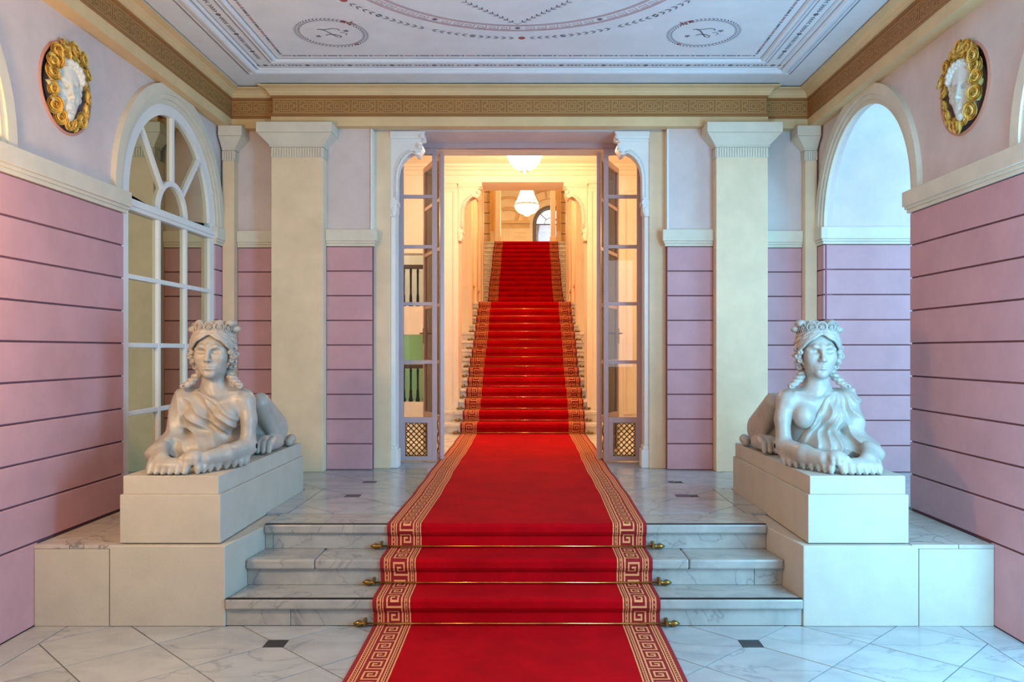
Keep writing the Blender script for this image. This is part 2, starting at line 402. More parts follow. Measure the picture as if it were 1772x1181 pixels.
# ---- back wall with the stair opening
OH = 1.30
back = MB()
for s in (-1, 1):
    back.box(*sorted((s*1.465, s*2.0)), YB+.012, 8.55, 2.74, 3.93)
    back.box(*sorted((s*1.9, s*3.2)), YC+.012, 8.55, 2.74, 3.93)
back.box(-3.2, 3.2, YC+.012, 8.9, 3.905, ZC)
wb_ = back.build('wall_back', M['lavender']); tag(wb_, kind='structure')
for s in (-1, 1):
    b0 = lambda u, v, w, s=s: (s*u, YB+.012-w, v)
    c0 = lambda u, v, w, s=s: (s*u, YC+.012-w, v)
    MB().box(*sorted((s*1.465, s*2.0)), YB+.012, 8.55, .45, 2.75).build('joint_backing', M['pink_joint'], wb_)
    MB().box(*sorted((s*1.9, s*3.2)), YC+.012, 8.55, .45, 2.75).build('joint_backing', M['pink_joint'], wb_)
    courses(wb_, b0, 1.465, 1.918); courses(wb_, c0, 2.426, 2.832)
    impost(wb_, b0, 1.465, 1.918, 1, 0); impost(wb_, c0, 2.426, 2.832)
    MB().box(*sorted((s*1.30, s*1.47)), YC, 8.56, ZL, 3.905).build('jamb_pilaster', M['cream'], wb_, bevel=.004)
    MB().box(*sorted((s*1.29, s*3.2)), 8.5, 8.9, ZL, ZC).build('jamb_core', M['warm_wall'], wb_)
    MB().box(*sorted((s*1.462, s*1.478)), YB-.004, YC+.01, 2.90, 3.9).build('corner_bead', M['white_paint'], wb_)
# reveal panelling and carved brackets in the opening
BRK = [(0, 3.9), (.33, 3.9), (.345, 3.865), (.33, 3.835), (.30, 3.815), (.285, 3.79), (.315, 3.765), (.325, 3.735), (.305, 3.70), (.285, 3.668), (.262, 3.672),
       (.255, 3.702), (.215, 3.697), (.16, 3.665), (.115, 3.615), (.08, 3.545), (.066, 3.47), (.062, 3.20), (0, 3.20)]
def carved_bracket(idx, s, xw, y0, dz, k, m, depth=.16):
    P = [(u*k, 3.9+(v-3.9)*k+dz) for u, v in BRK]
    fn = lambda u, v, w: (s*(xw-u), y0+w, v)
    o = MB().prism(P, fn, 0, depth).build('trim_%d' % idx, M[m], bevel=.004); tag(o, kind='structure')
    q = lambda v: 3.9+(v-3.9)*k+dz
    mb = MB()
    for z0, z1, d in ((3.86, 3.9, .03), (3.83, 3.86, .02), (3.80, 3.81, .008)):
        mb.prism([(0, q(z0)), (.335*k, q(z0)), (.335*k+d*.4, q(z1)), (0, q(z1))], fn, -d, .02)
    mb.build('cap_moulding', M[m], o)
    mb = MB(); pts = [(.262, 3.672), (.215, 3.697), (.16, 3.665), (.115, 3.615), (.08, 3.545), (.066, 3.47), (.062, 3.36), (.062, 3.22)]
    mb.tube([fn(u*k, q(v), -.004) for u, v in pts], .012*k, 8)
    mb.tube([fn(u*k-.028, q(v)+.02*k, -.002) for u, v in pts], .006*k, 6); mb.build('arch_roll', M[m], o, smooth=True)
    mb = MB()
    for i in range(len(pts)-1):
        for t in (0, .25, .5, .75):
            u = pts[i][0]+(pts[i+1][0]-pts[i][0])*t; v = pts[i][1]+(pts[i+1][1]-pts[i][1])*t
            mb.ball(fn(u*k-.012, q(v)+.008*k, -.006), .0085*k, 6, 4)
    mb.build('beading', M[m], o, smooth=True)
    mb = MB()
    for u, v, r in ((.318, 3.85, .024), (.30, 3.75, .026), (.268, 3.683, .021)):
        cc = fn(u*k, q(v), 0)
        mb.lathe([(r*k, -.037), (r*k*1.05, .013), (r*k*1.05, depth-.02), (r*k, depth+.012)], (cc[0], cc[1], cc[2]), 14, 'y')
        mb.lathe([(r*k*.5, -.048), (r*k*.55, 0)], (cc[0], cc[1], cc[2]), 10, 'y')
    mb.build('scroll', M[m], o, smooth=False)
    mb = MB(); mb.box(*sorted((s*xw, s*(xw-.072*k))), y0-.012, y0+depth, q(3.17), q(3.21))
    mb.prism([(0, q(3.05)), (.045*k, q(3.05)), (.062*k, q(3.10)), (.062*k, q(3.17)), (0, q(3.17))], fn, -.004, depth)
    cc = fn(.03*k, q(3.10), -.004); mb.ball(cc, (.026*k, .012, .05*k), 10, 6)
    mb.build('corbel', M[m], o)
    return o
for i, s in ((1, -1), (2, 1)):
    o = carved_bracket(i, s, OH, 8.11, 0, 1.0, 'white_paint')
    MB().box(*sorted((s*OH, s*(OH-.045))), 8.12, 8.26, .74, 3.05).build('jamb_strip', M['white_paint'], o, bevel=.006)
    mb = MB().box(*sorted((s*OH, s*(OH-.075))), 8.108, 8.28, ZL+.001, .70); mb.box(*sorted((s*OH, s*(OH-.06))), 8.112, 8.27, .70, .74)
    mb.build('jamb_base', M['white_paint'], o, bevel=.006)
    MB().box(*sorted((s*OH, s*(OH-.012))), 8.26, 8.55, ZL+.001, 3.9).build('reveal_panel', M['white_paint'], o)
# ---- entablature
PATH = [(-WX, -3.0), (-WX, YC), (-2.335, YC), (-2.335, YC-.08), (2.335, YC-.08), (2.335, YC), (WX, YC), (WX, -3.0)]
def entab(idx, prof, m):
    o = sweep(PATH, prof).build('trim_%d' % idx, M[m]); tag(o, kind='structure'); return o
entab(3, [(-.02, 3.905), (.105, 3.905), (.105, 3.998), (-.02, 3.998)], 'cornice')
t4 = entab(4, [(-.02, 3.998), (.112, 3.998), (.112, 4.012), (.094, 4.02), (.094, 4.185), (.108, 4.19), (.108, 4.205), (-.02, 4.205)], 'ochre')
cor = entab(5, [(-.02, 4.205), (.118, 4.205), (.118, 4.217), (.128, 4.225), (.134, 4.24), (.158, 4.262), (.19, 4.272), (.205, 4.275), (.205, 4.287), (-.02, 4.287)], 'cornice')
o = sweep(PATH, [(-.02, 4.287), (.185, 4.287), (.185, ZC), (-.02, ZC)]).build('trim_6', M['dark']); tag(o, kind='structure')  # near-black strip painting in the shadow line between cornice and ceiling
# painted key pattern on the frieze
def key_rects():
    """one .254 m frieze unit in (s,v): nested square flanked by meanders"""
    R = []; w = .006
    def sq(cx, cy, h): R.extend([(cx-h, cx+h, cy-h, cy-h+w), (cx-h, cx+h, cy+h-w, cy+h), (cx-h, cx-h+w, cy-h, cy+h), (cx+h-w, cx+h, cy-h, cy+h)])
    sq(.127, 0, .045); sq(.127, 0, .024)
    for m in (0, 1):
        X = (lambda x: .254-x) if m else (lambda x: x)
        L = [(.012, .018, -.052, .052), (.012, .07, .046, .052), (.012, .07, -.052, -.046), (.064, .07, .020, .052), (.064, .07, -.052, -.020),
             (.036, .07, .014, .020), (.036, .07, -.020, -.014), (.036, .042, -.003, .020), (.018, .06, -.003, .003), (.036, .042, -.020, .0)]
        for a, b, c, d in L: R.append((min(X(a), X(b)), max(X(a), X(b)), c, d))
    return R
KR = key_rects()
def frieze_run(mb, fn, L):
    n = max(1, round(L/.254)); k = L/(n*.254); zc = 4.103
    for i in range(n):
        for q, (a, b, c, d) in enumerate(KR):
            s0, s1 = (i*.254+a)*k, (i*.254+b)*k; g = q*.00012
            mb.add([fn(s0, zc+c, g), fn(s1, zc+c, g), fn(s1, zc+d, g), fn(s0, zc+d, g)], [(0, 1, 2, 3)])
    for z in (4.036, 4.168): mb.add([fn(0, z, 0), fn(L, z, 0), fn(L, z+.007, 0), fn(0, z+.007, 0)], [(0, 1, 2, 3)])
mb = MB(); e = .0955
frieze_run(mb, lambda s, z, g: (-2.429+s, YC-.08-e-g, z), 4.858)
for sg in (-1, 1):
    frieze_run(mb, lambda s, z, g: (sg*(2.44+s), YC-e-g, z), .42)
    frieze_run(mb, lambda s, z, g: (sg*(WX-e-g), YC-.1-s, z), 6.6)
mb.build('key_pattern', M['ochre_light'], t4, recalc=False)
# ---- ceiling
ceil = MB().box(-3.2, 3.2, -3.2, 8.9, ZC, ZC+.12).build('ceiling', M['ceiling']); tag(ceil, kind='structure')
def rect_loop(x, y0, y1, prof, m, name):
    """moulding round the ceiling panel; prof (d,z) with d towards the centre"""
    xs = [(-x, y0), (-x, y1), (x, y1), (x, y0), (-x, y0)]
    vs = []; fs = []; n = len(prof); mb = MB()
    for (px, py) in xs[:4]:
        vs += [(px-math.copysign(d, px), py+(d if py == y0 else -d), z) for d, z in prof]
    for i in range(4):
        for k in range(n): fs.append((i*n+k, i*n+(k+1) % n, ((i+1) % 4)*n+(k+1) % n, ((i+1) % 4)*n+k))
    return mb.add(vs, fs).build(name, M[m], ceil)
CY0 = 2.84
def half_round(d0, w, h): return [(d0, ZC+.005)]+[(d0+w/2-w/2*math.cos(PI*i/6), ZC-h*math.sin(PI*i/6)) for i in range(7)]+[(d0+w, ZC+.005)]
rect_loop(2.53, CY0, 7.56, half_round(0, .02, .012), 'ceiling', 'ceiling_moulding')
rect_loop(2.49, CY0+.04, 7.52, half_round(0, .07, .03), 'ceiling', 'ceiling_moulding')
rect_loop(2.405, CY0+.125, 7.435, half_round(0, .022, .014), 'ceiling', 'ceiling_moulding')
rect_loop(2.23, CY0+.30, 7.255, half_round(0, .02, .014), 'ceiling', 'ceiling_moulding')
rect_loop(2.195, CY0+.335, 7.22, half_round(0, .035, .02), 'ceiling', 'ceiling_moulding')
cf = lambda d: (lambda u, v, d=d: (u, v, ZC-d))
grey, rose, red = MB(), MB(), MB(); f1 = lambda u, v: (u, v, ZC-.0015)
def leaf(mb, x, y, a, L, w, fn=f1):
    c, s_ = math.cos(a), math.sin(a)
    P = [(0, 0), (L*.45, w/2), (L, 0), (L*.45, -w/2)]
    mb.add([fn(x+p*c-q*s_, y+p*s_+q*c) for p, q in P], [(0, 1, 2, 3)])
def dot(mb, x, y, r, n=8): mb.add([f1(x+r*math.cos(2*PI*i/n), y+r*math.sin(2*PI*i/n)) for i in range(n)], [tuple(range(n))])
BC = (0.0, 5.2)
for x, y0, y1, w in ((2.545, CY0-.015, 7.575, .012), (2.42, CY0+.11, 7.45, .008), (2.37, CY0+.16, 7.40, .006), (2.245, CY0+.285, 7.27, .008), (2.15, CY0+.38, 7.175, .008)):
    strip(grey, [(-x, y0), (-x, y1), (x, y1), (x, y0)], w, f1, True)
# dashed line
def dashes(p, q, mbs):
    p, q = Vector(p), Vector(q); L = (q-p).length; t = (q-p)/L; s_ = 0; i = 0
    while s_ < L-.02:
        l = .085 if i % 2 == 0 else .022
        strip(mbs[0] if i % 4 else mbs[1], [p+t*s_, p+t*min(L, s_+l)], .018 if i % 2 == 0 else .024, f1); s_ += l+.014; i += 1
for p, q in (((-2.085, 7.1), (2.085, 7.1)), ((-2.085, 3.3), (-2.085, 7.08)), ((2.085, 3.3), (2.085, 7.08)), ((-2.085, 3.3), (2.085, 3.3))): dashes(p, q, (grey, rose))
# floral sprigs between the mouldings
def sprig(x, y, a):
    c, s_ = math.cos(a), math.sin(a)
    dot(grey, x, y, .022); dot(red, x+.02*c, y+.02*s_, .008)
    for sg in (-1, 1):
        strip(grey, [(x+sg*.02*c, y+sg*.02*s_), (x+sg*.17*c, y+sg*.17*s_)], .004, f1)
        for t in (.05, .085, .12, .155):
            for k in (-1, 1): leaf(grey, x+sg*t*c, y+sg*t*s_, (a if sg > 0 else a+PI)+k*.6, .035, .012)
for i in range(13): sprig(-2.31+i*.385, 7.34, 0)
for i in range(11):
    for sg in (-1, 1): sprig(sg*2.31, 7.0-i*.385, PI/2)
# corner wreaths with a scripted letter L
def wreath(cx, cy, sg):
    for i in range(56):
        a = 2*PI*i/56
        for k in (-1, 1): leaf(grey, cx+.275*math.cos(a), cy+.275*math.sin(a), a+PI/2*sg+k*.75, .042, .013)
    dot(red, cx+sg*.05*3, cy-.235, .022); dot(rose, cx+sg*.16, cy+.235, .02)
    for k in range(4): leaf(red, cx+.2*-sg*-1, cy-.2, k*PI/2+.5, .05, .02)
    L = [(-.10, -.075), (-.07, -.085), (-.035, -.05), (0, .02), (.03, .075), (.06, .085), (.065, .055), (.03, .03), (-.02, .02), (-.055, .04)]
    strip(grey, [(cx+x, cy+y) for x, y in L], .013, f1)
    strip(grey, [(cx-.07+x, cy-.07+y) for x, y in ((0, 0), (.05, -.012), (.10, -.03), (.14, -.02), (.15, .01))], .011, f1)
    strip(grey, [(cx+.07+x, cy+.02+y) for x, y in ((0, -.03), (.03, -.04), (.055, -.01), (.04, .02))], .008, f1)
    for k in range(5):
        leaf(grey, cx-.12, cy+.06, k*2*PI/5, .03, .014); leaf(grey, cx+.13, cy-.05, k*2*PI/5, .03, .014)
wreath(-1.525, 6.6, 1); wreath(1.52, 6.6, -1); wreath(-1.525, 3.8, 1); wreath(1.52, 3.8, -1)
# central roundel: garland, key band, inner sprigs
for i in range(150):
    a = 2*PI*i/150; R_ = 1.5; back_ = PI/2 if (a % (PI/6)) < PI/12 else -PI/2
    if i % 25 == 12: dot(red, R_*math.cos(a), BC[1]+R_*math.sin(a), .03); continue
    for k in (-1, 1): leaf(grey, R_*math.cos(a), BC[1]+R_*math.sin(a), a+back_+k*.5, .06, .016)
for r in (1.235, 1.252, 1.335, 1.352): strip(rose, circ(BC, r, 96), .009, f1, True)
for i in range(84):
    a = 2*PI*i/84; pol = lambda r, t, a=a: (r*math.cos(a+t), BC[1]+r*math.sin(a+t))
    if i % 7 == 0:
        for k in range(8): leaf(grey, 1.294*math.cos(a), BC[1]+1.294*math.sin(a), k*PI/4, .03, .012)
        continue
    strip(rose, [pol(1.27, -.027), pol(1.318, -.027), pol(1.318, .024), pol(1.285, .024), pol(1.285, -.008), pol(1.303, -.008)], .007, f1)
for q in range(6):
    a0 = PI/2+q*PI/3
    for sg in (-1, 1):
        px, py = 1.22*math.cos(a0), BC[1]+1.22*math.sin(a0)
        dx, dy = math.cos(a0+PI+sg*.75), math.sin(a0+PI+sg*.75)
        strip(grey, [(px, py), (px+.55*dx, py+.55*dy)], .004, f1)
        for t in range(1, 11):
            for k in (-1, 1): leaf(grey, px+.055*t*dx, py+.055*t*dy, math.atan2(dy, dx)+k*.7, .045, .014)
for mb, m in ((grey, 'paint_grey'), (rose, 'paint_rose'), (red, 'paint_red')): mb.build('painted_ornament', M[m], ceil, recalc=False)
# ---- floors: lower hall, landing, passage, all of separate tiles
def diamond_floor(parent, z, lat, regions, cabs, P=.6885, th=.02, prot=()):
    h = P/2; q = .0585; g = .0034
    x0 = min(r[0] for r in regions); x1 = max(r[1] for r in regions); y0 = min(r[2] for r in regions); y1 = max(r[3] for r in regions)
    cset = {(round((x-lat[0])/h), round((y-lat[1])/h)) for x, y in cabs}
    i0, i1 = int((x0-lat[0])/h)-2, int((x1-lat[0])/h)+2; j0, j1 = int((y0-lat[1])/h)-2, int((y1-lat[1])/h)+2
    for i in range(i0, i1+1):
        for j in range(j0, j1+1):
            if (i+j) % 2 == 0: continue
            cx, cy = lat[0]+i*h, lat[1]+j*h; D = h-g*1.414
            p = [(cx+D, cy), (cx, cy+D), (cx-D, cy), (cx, cy-D)]
            b = [cx-h, cx+h, cy-h, cy+h]
            if (i+1, j) in cset: b[1] -= q+g
            if (i-1, j) in cset: b[0] += q+g
            if (i, j+1) in cset: b[3] -= q+g
            if (i, j-1) in cset: b[2] += q+g
            for r in regions:
                c = clip_poly(p, max(b[0], r[0]+g), min(b[1], r[1]-g), max(b[2], r[2]+g), min(b[3], r[3]-g))
                if len(c) >= 3 and area(c) > .0012:
                    dz = random.uniform(-.0006, .0006)
                    MB().prism(c, lambda u, v, w: (u, v, w), z-th, z+dz).build('floor_tile', M['tile'], parent)
    for x, y in cabs:
        MB().box(x-q, x+q, y-q, y+q, z-th, z).build('cabochon_tile', M['slate'], parent)
fl = MB().box(-3.2, 3.2, -3.2, 5.1, -.12, -.006).build('floor', M['grout']); tag(fl, kind='structure')
diamond_floor(fl, 0, (-1.377, 4.675), [(-2.75, 2.75, 1.6, 4.975)], [(-1.377, 4.675), (1.377, 4.675), (-1.377, 3.986), (1.377, 3.986), (-1.377, 3.298), (1.377, 3.298)])
for s in (-1, 1):
    for y0, y1 in ((1.6, 2.6), (2.6, 3.6), (3.6, 4.25), (4.25, 4.87), (4.87, 4.975)):
        MB().box(*sorted((s*2.753, s*2.958)), y0+.002, y1-.002, -.02, 0).build('border_slab', M['tile'], fl)
for i in range(9):
    for j in range(3): MB().box(-2.95+i*.656, -2.95+(i+1)*.656-.004, -2.9+j*1.5, -2.9+(j+1)*1.5-.004, -.02, 0).build('floor_tile', M['tile'], fl)
land = MB().box(-1.69, 1.69, 5.56, 6.9, .3, ZL-.008).box(-3.3, 3.3, 6.901, 12.6, .3, ZL-.008).build('floor', M['grout']); tag(land, kind='structure')
cb = [(-1.345, 7.26), (1.345, 7.26), (-1.345, 6.575), (1.345, 6.575)]
diamond_floor(land, ZL, (-1.345, 6.575), [(-1.665, 1.665, 5.87, 6.9), (-2.95, 2.95, 6.9, 8.12)], cb)
for s in (-1, 1):
    for y0, y1 in ((5.873, 6.4), (6.4, 6.9)): MB().box(*sorted((s*1.668, s*1.82)), y0+.002, y1-.002, ZL-.02, ZL).build('border_slab', M['tile'], land)
    for y0, y1 in ((8.122, 8.56), ): MB().box(*sorted((s*.02, s*1.29)), y0, y1, ZL-.02, ZL).build('threshold_slab', M['tile'], land)
    for k in range(4): MB().box(*sorted((s*(k*.8+.002), s*(k*.8+.798))), 8.565, 9.9, ZL-.02, ZL).build('floor_tile', M['stair_marble'], land)
    for k in range(4): MB().box(*sorted((s*(k*.8+.002), s*(k*.8+.798))), 9.903, 12.0, ZL-.02, ZL).build('floor_tile', M['stair_marble'], land)
# ---- passage seen through the right-hand arch
pf = MB().box(3.05, 9.0, 5.0, 8.4, .3, ZL-.008).build('floor', M['grout']); tag(pf, kind='structure')
for i in range(7):
    for j in range(4): MB().box(2.975+i*.8, 2.975+(i+1)*.8-.004, 5.5+j*.6, 5.5+(j+1)*.6-.004, ZL-.02, ZL).build('floor_tile', M['tile'], pf)
YP = AC+AR+.0
pw = MB().box(2.98, 9.0, YP+.012, 8.4, 2.74, 5.0).build('wall_passage', M['lavender']); tag(pw, kind='structure')
MB().box(2.98, 9.0, YP+.012, 8.4, .3, 2.75).build('joint_backing', M['pink_joint'], pw)
p0 = lambda u, v, w: (u, YP+.012-w, v)
courses(pw, p0, 2.985, 9.0); impost(pw, p0, 2.965, 9.0)
o = MB().box(3.06, 9.0, 5.8, 8.4, 4.6, 4.7).build('ceiling', M['white_plaster']); tag(o, kind='structure')
# ================================================================== PILLARS
def capital(t, x0, x1, yf, yb, ov, m, nfl, ovl=None):
    a = ovl if ovl is not None else ov
    MB().box(x0-a, x1+ov, yf-ov, yb, 3.806, 3.905).build('abacus', M[m], t, bevel=.005)
    mb = MB().frustum((x0-a*.1, x1+ov*.1, yf-ov*.1, yb), (x0-a*.95, x1+ov*.95, yf-ov*.95, yb), 3.70, 3.804)
    mb.box(x0-.016*(a > 0), x1+.016, yf-.016, yb, 3.688, 3.70); mb.build('echinus', M[m], t, bevel=.003)
    mb = MB().box(x0+.004, x1-.004, yf+.004, yb, 3.585, 3.69); w = (x1-x0)/nfl
    for i in range(nfl): mb.box(x0+(i+.2)*w, x0+(i+.8)*w, yf-.006, yf+.01, 3.592, 3.684)
    k = max(1, int((yb-yf)/w)); wy = (yb-yf)/k
    for i in range(k):
        for xs in (x0, x1): mb.box(xs-.006, xs+.006, yf+(i+.2)*wy, yf+(i+.8)*wy, 3.592, 3.684)
    mb.build('fluted_band', M[m], t)
for s, lab in ((-1, 'tall square cream pillar left of the stair opening, behind the left sphinx'), (1, 'tall square pale pillar right of the stair opening, behind the right sphinx')):
    t = thing('pillar', (s*2.172, 7.93, ZL), lab, 'pillar')
    x0, x1 = s*2.172-.252, s*2.172+.252
    MB().box(x0, x1, 7.87, YC+.005, ZL, 3.585).build('shaft', M['cream'], t, bevel=.004)
    capital(t, x0, x1, 7.87, YB+.01, .113, 'cream_trim', 20)
for s, lab in ((-1, 'slim corner pilaster beside the arched mirror window'), (1, 'slim corner pilaster beside the open daylit arch')):
    t = thing('corner_pilaster', (s*2.885, 8.05, ZL), lab, 'pilaster')
    x0, x1 = sorted((s*2.835, s*2.953))
    MB().box(x0, x1, 8.0, YC+.01, ZL, 3.585).build('shaft', M['cream'], t, bevel=.006)
    if s < 0: capital(t, x0, x1, 8.0, YC+.01, .115, 'cream_trim', 5, 0.0)
    else:
        capital(t, -x1, -x0, 8.0, YC+.01, .115, 'cream_trim', 5, 0.0)
        for c in [c for c in t.children if not c.name.startswith('shaft')]:
            off = ORG[t.name]
            for v in c.data.vertices: v.co.x = -(v.co.x+off[0])-off[0]
            c.data.flip_normals()
# ================================================================== FRONT STEPS
st = thing('front_steps', (0, 5.25, 0), 'three broad grey-white marble steps under the red carpet, between the sphinx pedestals', 'steps')
RK = ZL/3; YR = [4.976, 5.254, 5.517]; XE = [1.80, 1.79, 1.78]
xe = lambda y: 1.78-.065*min(1, max(0, (y-4.96)/.54))-.002
for k in range(3):
    z0, z1 = k*RK, (k+1)*RK; y = YR[k]; yb = (YR[k+1]+.03) if k < 2 else 5.868
    cuts = ([-XE[k], XE[k]], [-XE[k], -1.30, 1.13, XE[k]], [-XE[k], XE[k]])[k]
    for a, b in zip(cuts[:-1], cuts[1:]):
        sk = .03 if k == 1 else 0
        P = [(max(a+.0015, -xe(y-.03)), y-.03), (min(b-.0015, xe(y-.03)), y-.03), (min(b-.0015, xe(yb)), yb), (max(a+.0015, -xe(yb)), yb)]
        MB().prism(P, lambda u, v, w: (u, v, w), z1-.064, z1).build('tread_slab', M['step'], st, bevel=.012)
    rc = ([-XE[k], -1.38, XE[k]], [-XE[k], 1.56, XE[k]], [-XE[k], -1.66, XE[k]])[k]
    for a, b in zip(rc[:-1], rc[1:]):
        P = [(max(a+.0015, -xe(y)), y), (min(b-.0015, xe(y)), y), (min(b-.0015, xe(y+.1)), y+.1), (max(a+.0015, -xe(y+.1)), y+.1)]
        MB().prism(P, lambda u, v, w: (u, v, w), z0+.001, z1-.066).build('riser_stone', M['step'], st, bevel=.002)
    if k != 1: MB().box(-xe(y)+.004, xe(y)-.004, y-.024, y+.004, z1-.004, z1+.0015).build('black_strip', M['dark'], st)
    MB().box(-1.70, 1.70, y+.02, yb, z0, z1-.07).build('step_core', M['grout'], st)
# ================================================================== CHEEK WALLS AND PEDESTALS
ZG = .497
for s, side in ((-1, 'left'), (1, 'right')):
    t = thing('cheek_wall', (s*2.35, 5.0, 0), 'low pale plastered cheek wall under the %s sphinx pedestal' % side, 'wall')
    q = lambda u, v, w, s=s: (s*u, v, w)
    MB().prism([(1.78, 4.96), (2.49, 4.96), (2.49, 6.9), (1.80, 6.9), (1.715, 5.56), (1.715, 5.5)], q, 0, ZG).build('front_block', M['stone'], t, bevel=.006)
    MB().prism([(2.494, 4.963), (2.955, 4.963), (2.955, 6.9), (2.494, 6.9)], q, 0, ZG-.02).build('side_block', M['stone'], t, bevel=.004)
    for x0, x1, y0, y1 in ((2.45, 2.735, 4.962, 5.65), (2.739, 2.955, 4.962, 5.65), (2.45, 2.70, 5.654, 6.3), (2.704, 2.955, 5.654, 6.3), (2.45, 2.955, 6.304, 6.9)):
        MB().prism([(x0, y0), (x1, y0), (x1, y1), (x0, y1)], q, ZG-.018, ZG+.006).build('ledge_slab', M['ledge'], t, bevel=.002)
    p = thing('pedestal', (s*2.135, 5.9, ZG+.007), 'pale stone pedestal with a stepped top carrying the %s sphinx' % side, 'pedestal')
    MB().prism([(1.823, 5.0), (2.447, 5.0), (2.447, 6.84), (1.823, 6.84)], q, ZG+.007, .805).build('dado', M['stone'], p, bevel=.004)
    MB().prism([(1.838, 5.012), (2.432, 5.012), (2.432, 6.825), (1.838, 6.825)], q, .805, .92).build('cap_slab', M['stone'], p, bevel=.004)
# ================================================================== VESTIBULE, PORTAL AND STAIRCASE
YV = 12.0; R2 = .1507; G2 = .31; Y2 = 11.4; F1 = 14; ZM = ZL+F1*R2; YM = Y2+(F1-1)*G2; Y3 = 18.5; R3 = .15; G3 = .30; F2 = 14; ZT = ZM+F2*R3; YT = Y3+(F2-1)*G3
lintel = MB().box(-1.4, 1.4, 8.6, 8.9, 3.852, 3.91)
o = lintel.build('trim_7', M['warm_wall']); tag(o, kind='structure')
vc = MB().box(-3.3, 3.3, 8.9, 12.0, 4.46, 4.6).build('ceiling', M['warm_wall']); tag(vc, kind='structure')
for s, side in ((-1, 'left'), (1, 'right')):
    w = MB()
    w.box(*sorted((s*3.1, s*3.3)), 8.9, 12.0, ZL-.1, 4.46)
    o = w.build('wall_vestibule_'+side, M['warm_wall']); tag(o, kind='structure')
    MB().box(*sorted((s*3.08, s*3.1)), 8.9, 12.0, ZL, ZL+.16).build('skirting', M['warm_trim'], o)
    mb = MB()
    for y0, y1 in ((9.1, 10.3), (10.6, 11.8)):
        for z0, z1 in ((.9, 1.7), (1.9, 4.0)):
            frame4(mb, y0, y1, z0, z1, .04, lambda u, v, w, s=s: (s*w, u, v), 3.085, 3.102)
    mb.build('panel_moulding', M['warm_trim'], o)
PB = .96
# portal wall with side openings to the stairs left
PW = MB()
PW.box(PB, 3.3, YV, 12.64, ZL-.1, 4.46)
PW.box(-1.45, -PB, YV, 12.64, ZL-.1, 4.46); PW.box(-3.3, -2.05, YV, 12.3, ZL-.1, 4.46)
PW.box(-2.05, -1.45, YV, 12.3, 1.94, 2.36); PW.box(-2.05, -1.45, YV, 12.3, 3.15, 4.46); PW.box(-2.05, -1.45, YV, 12.3, ZL-.1, .93)
PW.box(-PB, PB, YV, 12.64, 4.21, 5.4); PW.box(-3.3, 3.3, YV, 12.2, 4.4, 7.5)
pwall = PW.build('wall_portal', M['warm_wall']); tag(pwall, kind='structure')
mb = MB()
for z0, z1, d in ((4.31, 4.46, .03), (4.38, 4.46, .07), (4.42, 4.46, .12)): mb.box(-3.1, 3.1, YV-d, YV, z0, z1)
mb.build('cornice_moulding', M['warm_trim'], pwall)
for s in (-1, 1):
    X = lambda a, b: sorted((s*a, s*b))
    mb = MB()
    for a, b, z0, z1 in ((1.0, 1.28, .75, 4.1),) + (((1.5, 2.7, .75, 4.1),) if s > 0 else ()):
        frame4(mb, a, b, z0, z1, .035, lambda u, v, w, s=s: (s*u, w, v), YV-.012, YV+.002)
    mb.box(*X(PB+.02, 1.33), YV-.02, YV, 4.12, 4.2); mb.box(*X(PB, 1.34), YV-.05, YV, 4.18, 4.22)
    mb.build('panel_moulding', M['warm_trim'], pwall)
o = carved_bracket(8, -1, PB, YV-.01, .31, 1.03, 'warm_trim', .3); o = carved_bracket(9, 1, PB, YV-.01, .31, 1.03, 'warm_trim', .3)
# room behind the left openings: green below, pale above, with iron balustrades
bk = MB().box(-2.9, -1.2, 13.6, 13.7, ZL, 2.15).build('wall_side_stair', M['green_wall']); tag(bk, kind='structure')
MB().box(-2.9, -1.2, 13.6, 13.7, 2.15, 4.4).build('upper_wall', M['warm_wall'], bk)
MB().box(-2.9, -1.2, 12.3, 13.6, 2.10, 2.2).build('landing_slab', M['warm_wall'], bk)
MB().box(-2.9, -1.2, 12.3, 13.6, ZL-.05, ZL).build('landing_slab', M['warm_wall'], bk)
for z0, z1, zz, lab in ((.93, 1.49, 'lower', 0), (2.36, 2.99, 'upper', 0)):
    t = thing('balustrade', (-1.75, 12.15, z0), 'dark railed black baluster rail in the %s opening seen through the left glass panel' % zz, 'balustrade')
    MB().box(-2.05, -1.45, 12.10, 12.19, z1-.06, z1).build('handrail', M['dark_wood'], t, bevel=.01)
    for k in range(5):
        x = -1.897+k*.105
        MB().lathe([(.03, 0), (.034, .03), (.022, .07), (.02, .16), (.014, .2), (.016, z1-z0-.12), (.02, z1-z0-.1), (.014, z1-z0-.06)], (x, 12.145, z0), 10).build('baluster', M['iron'], t, smooth=True)
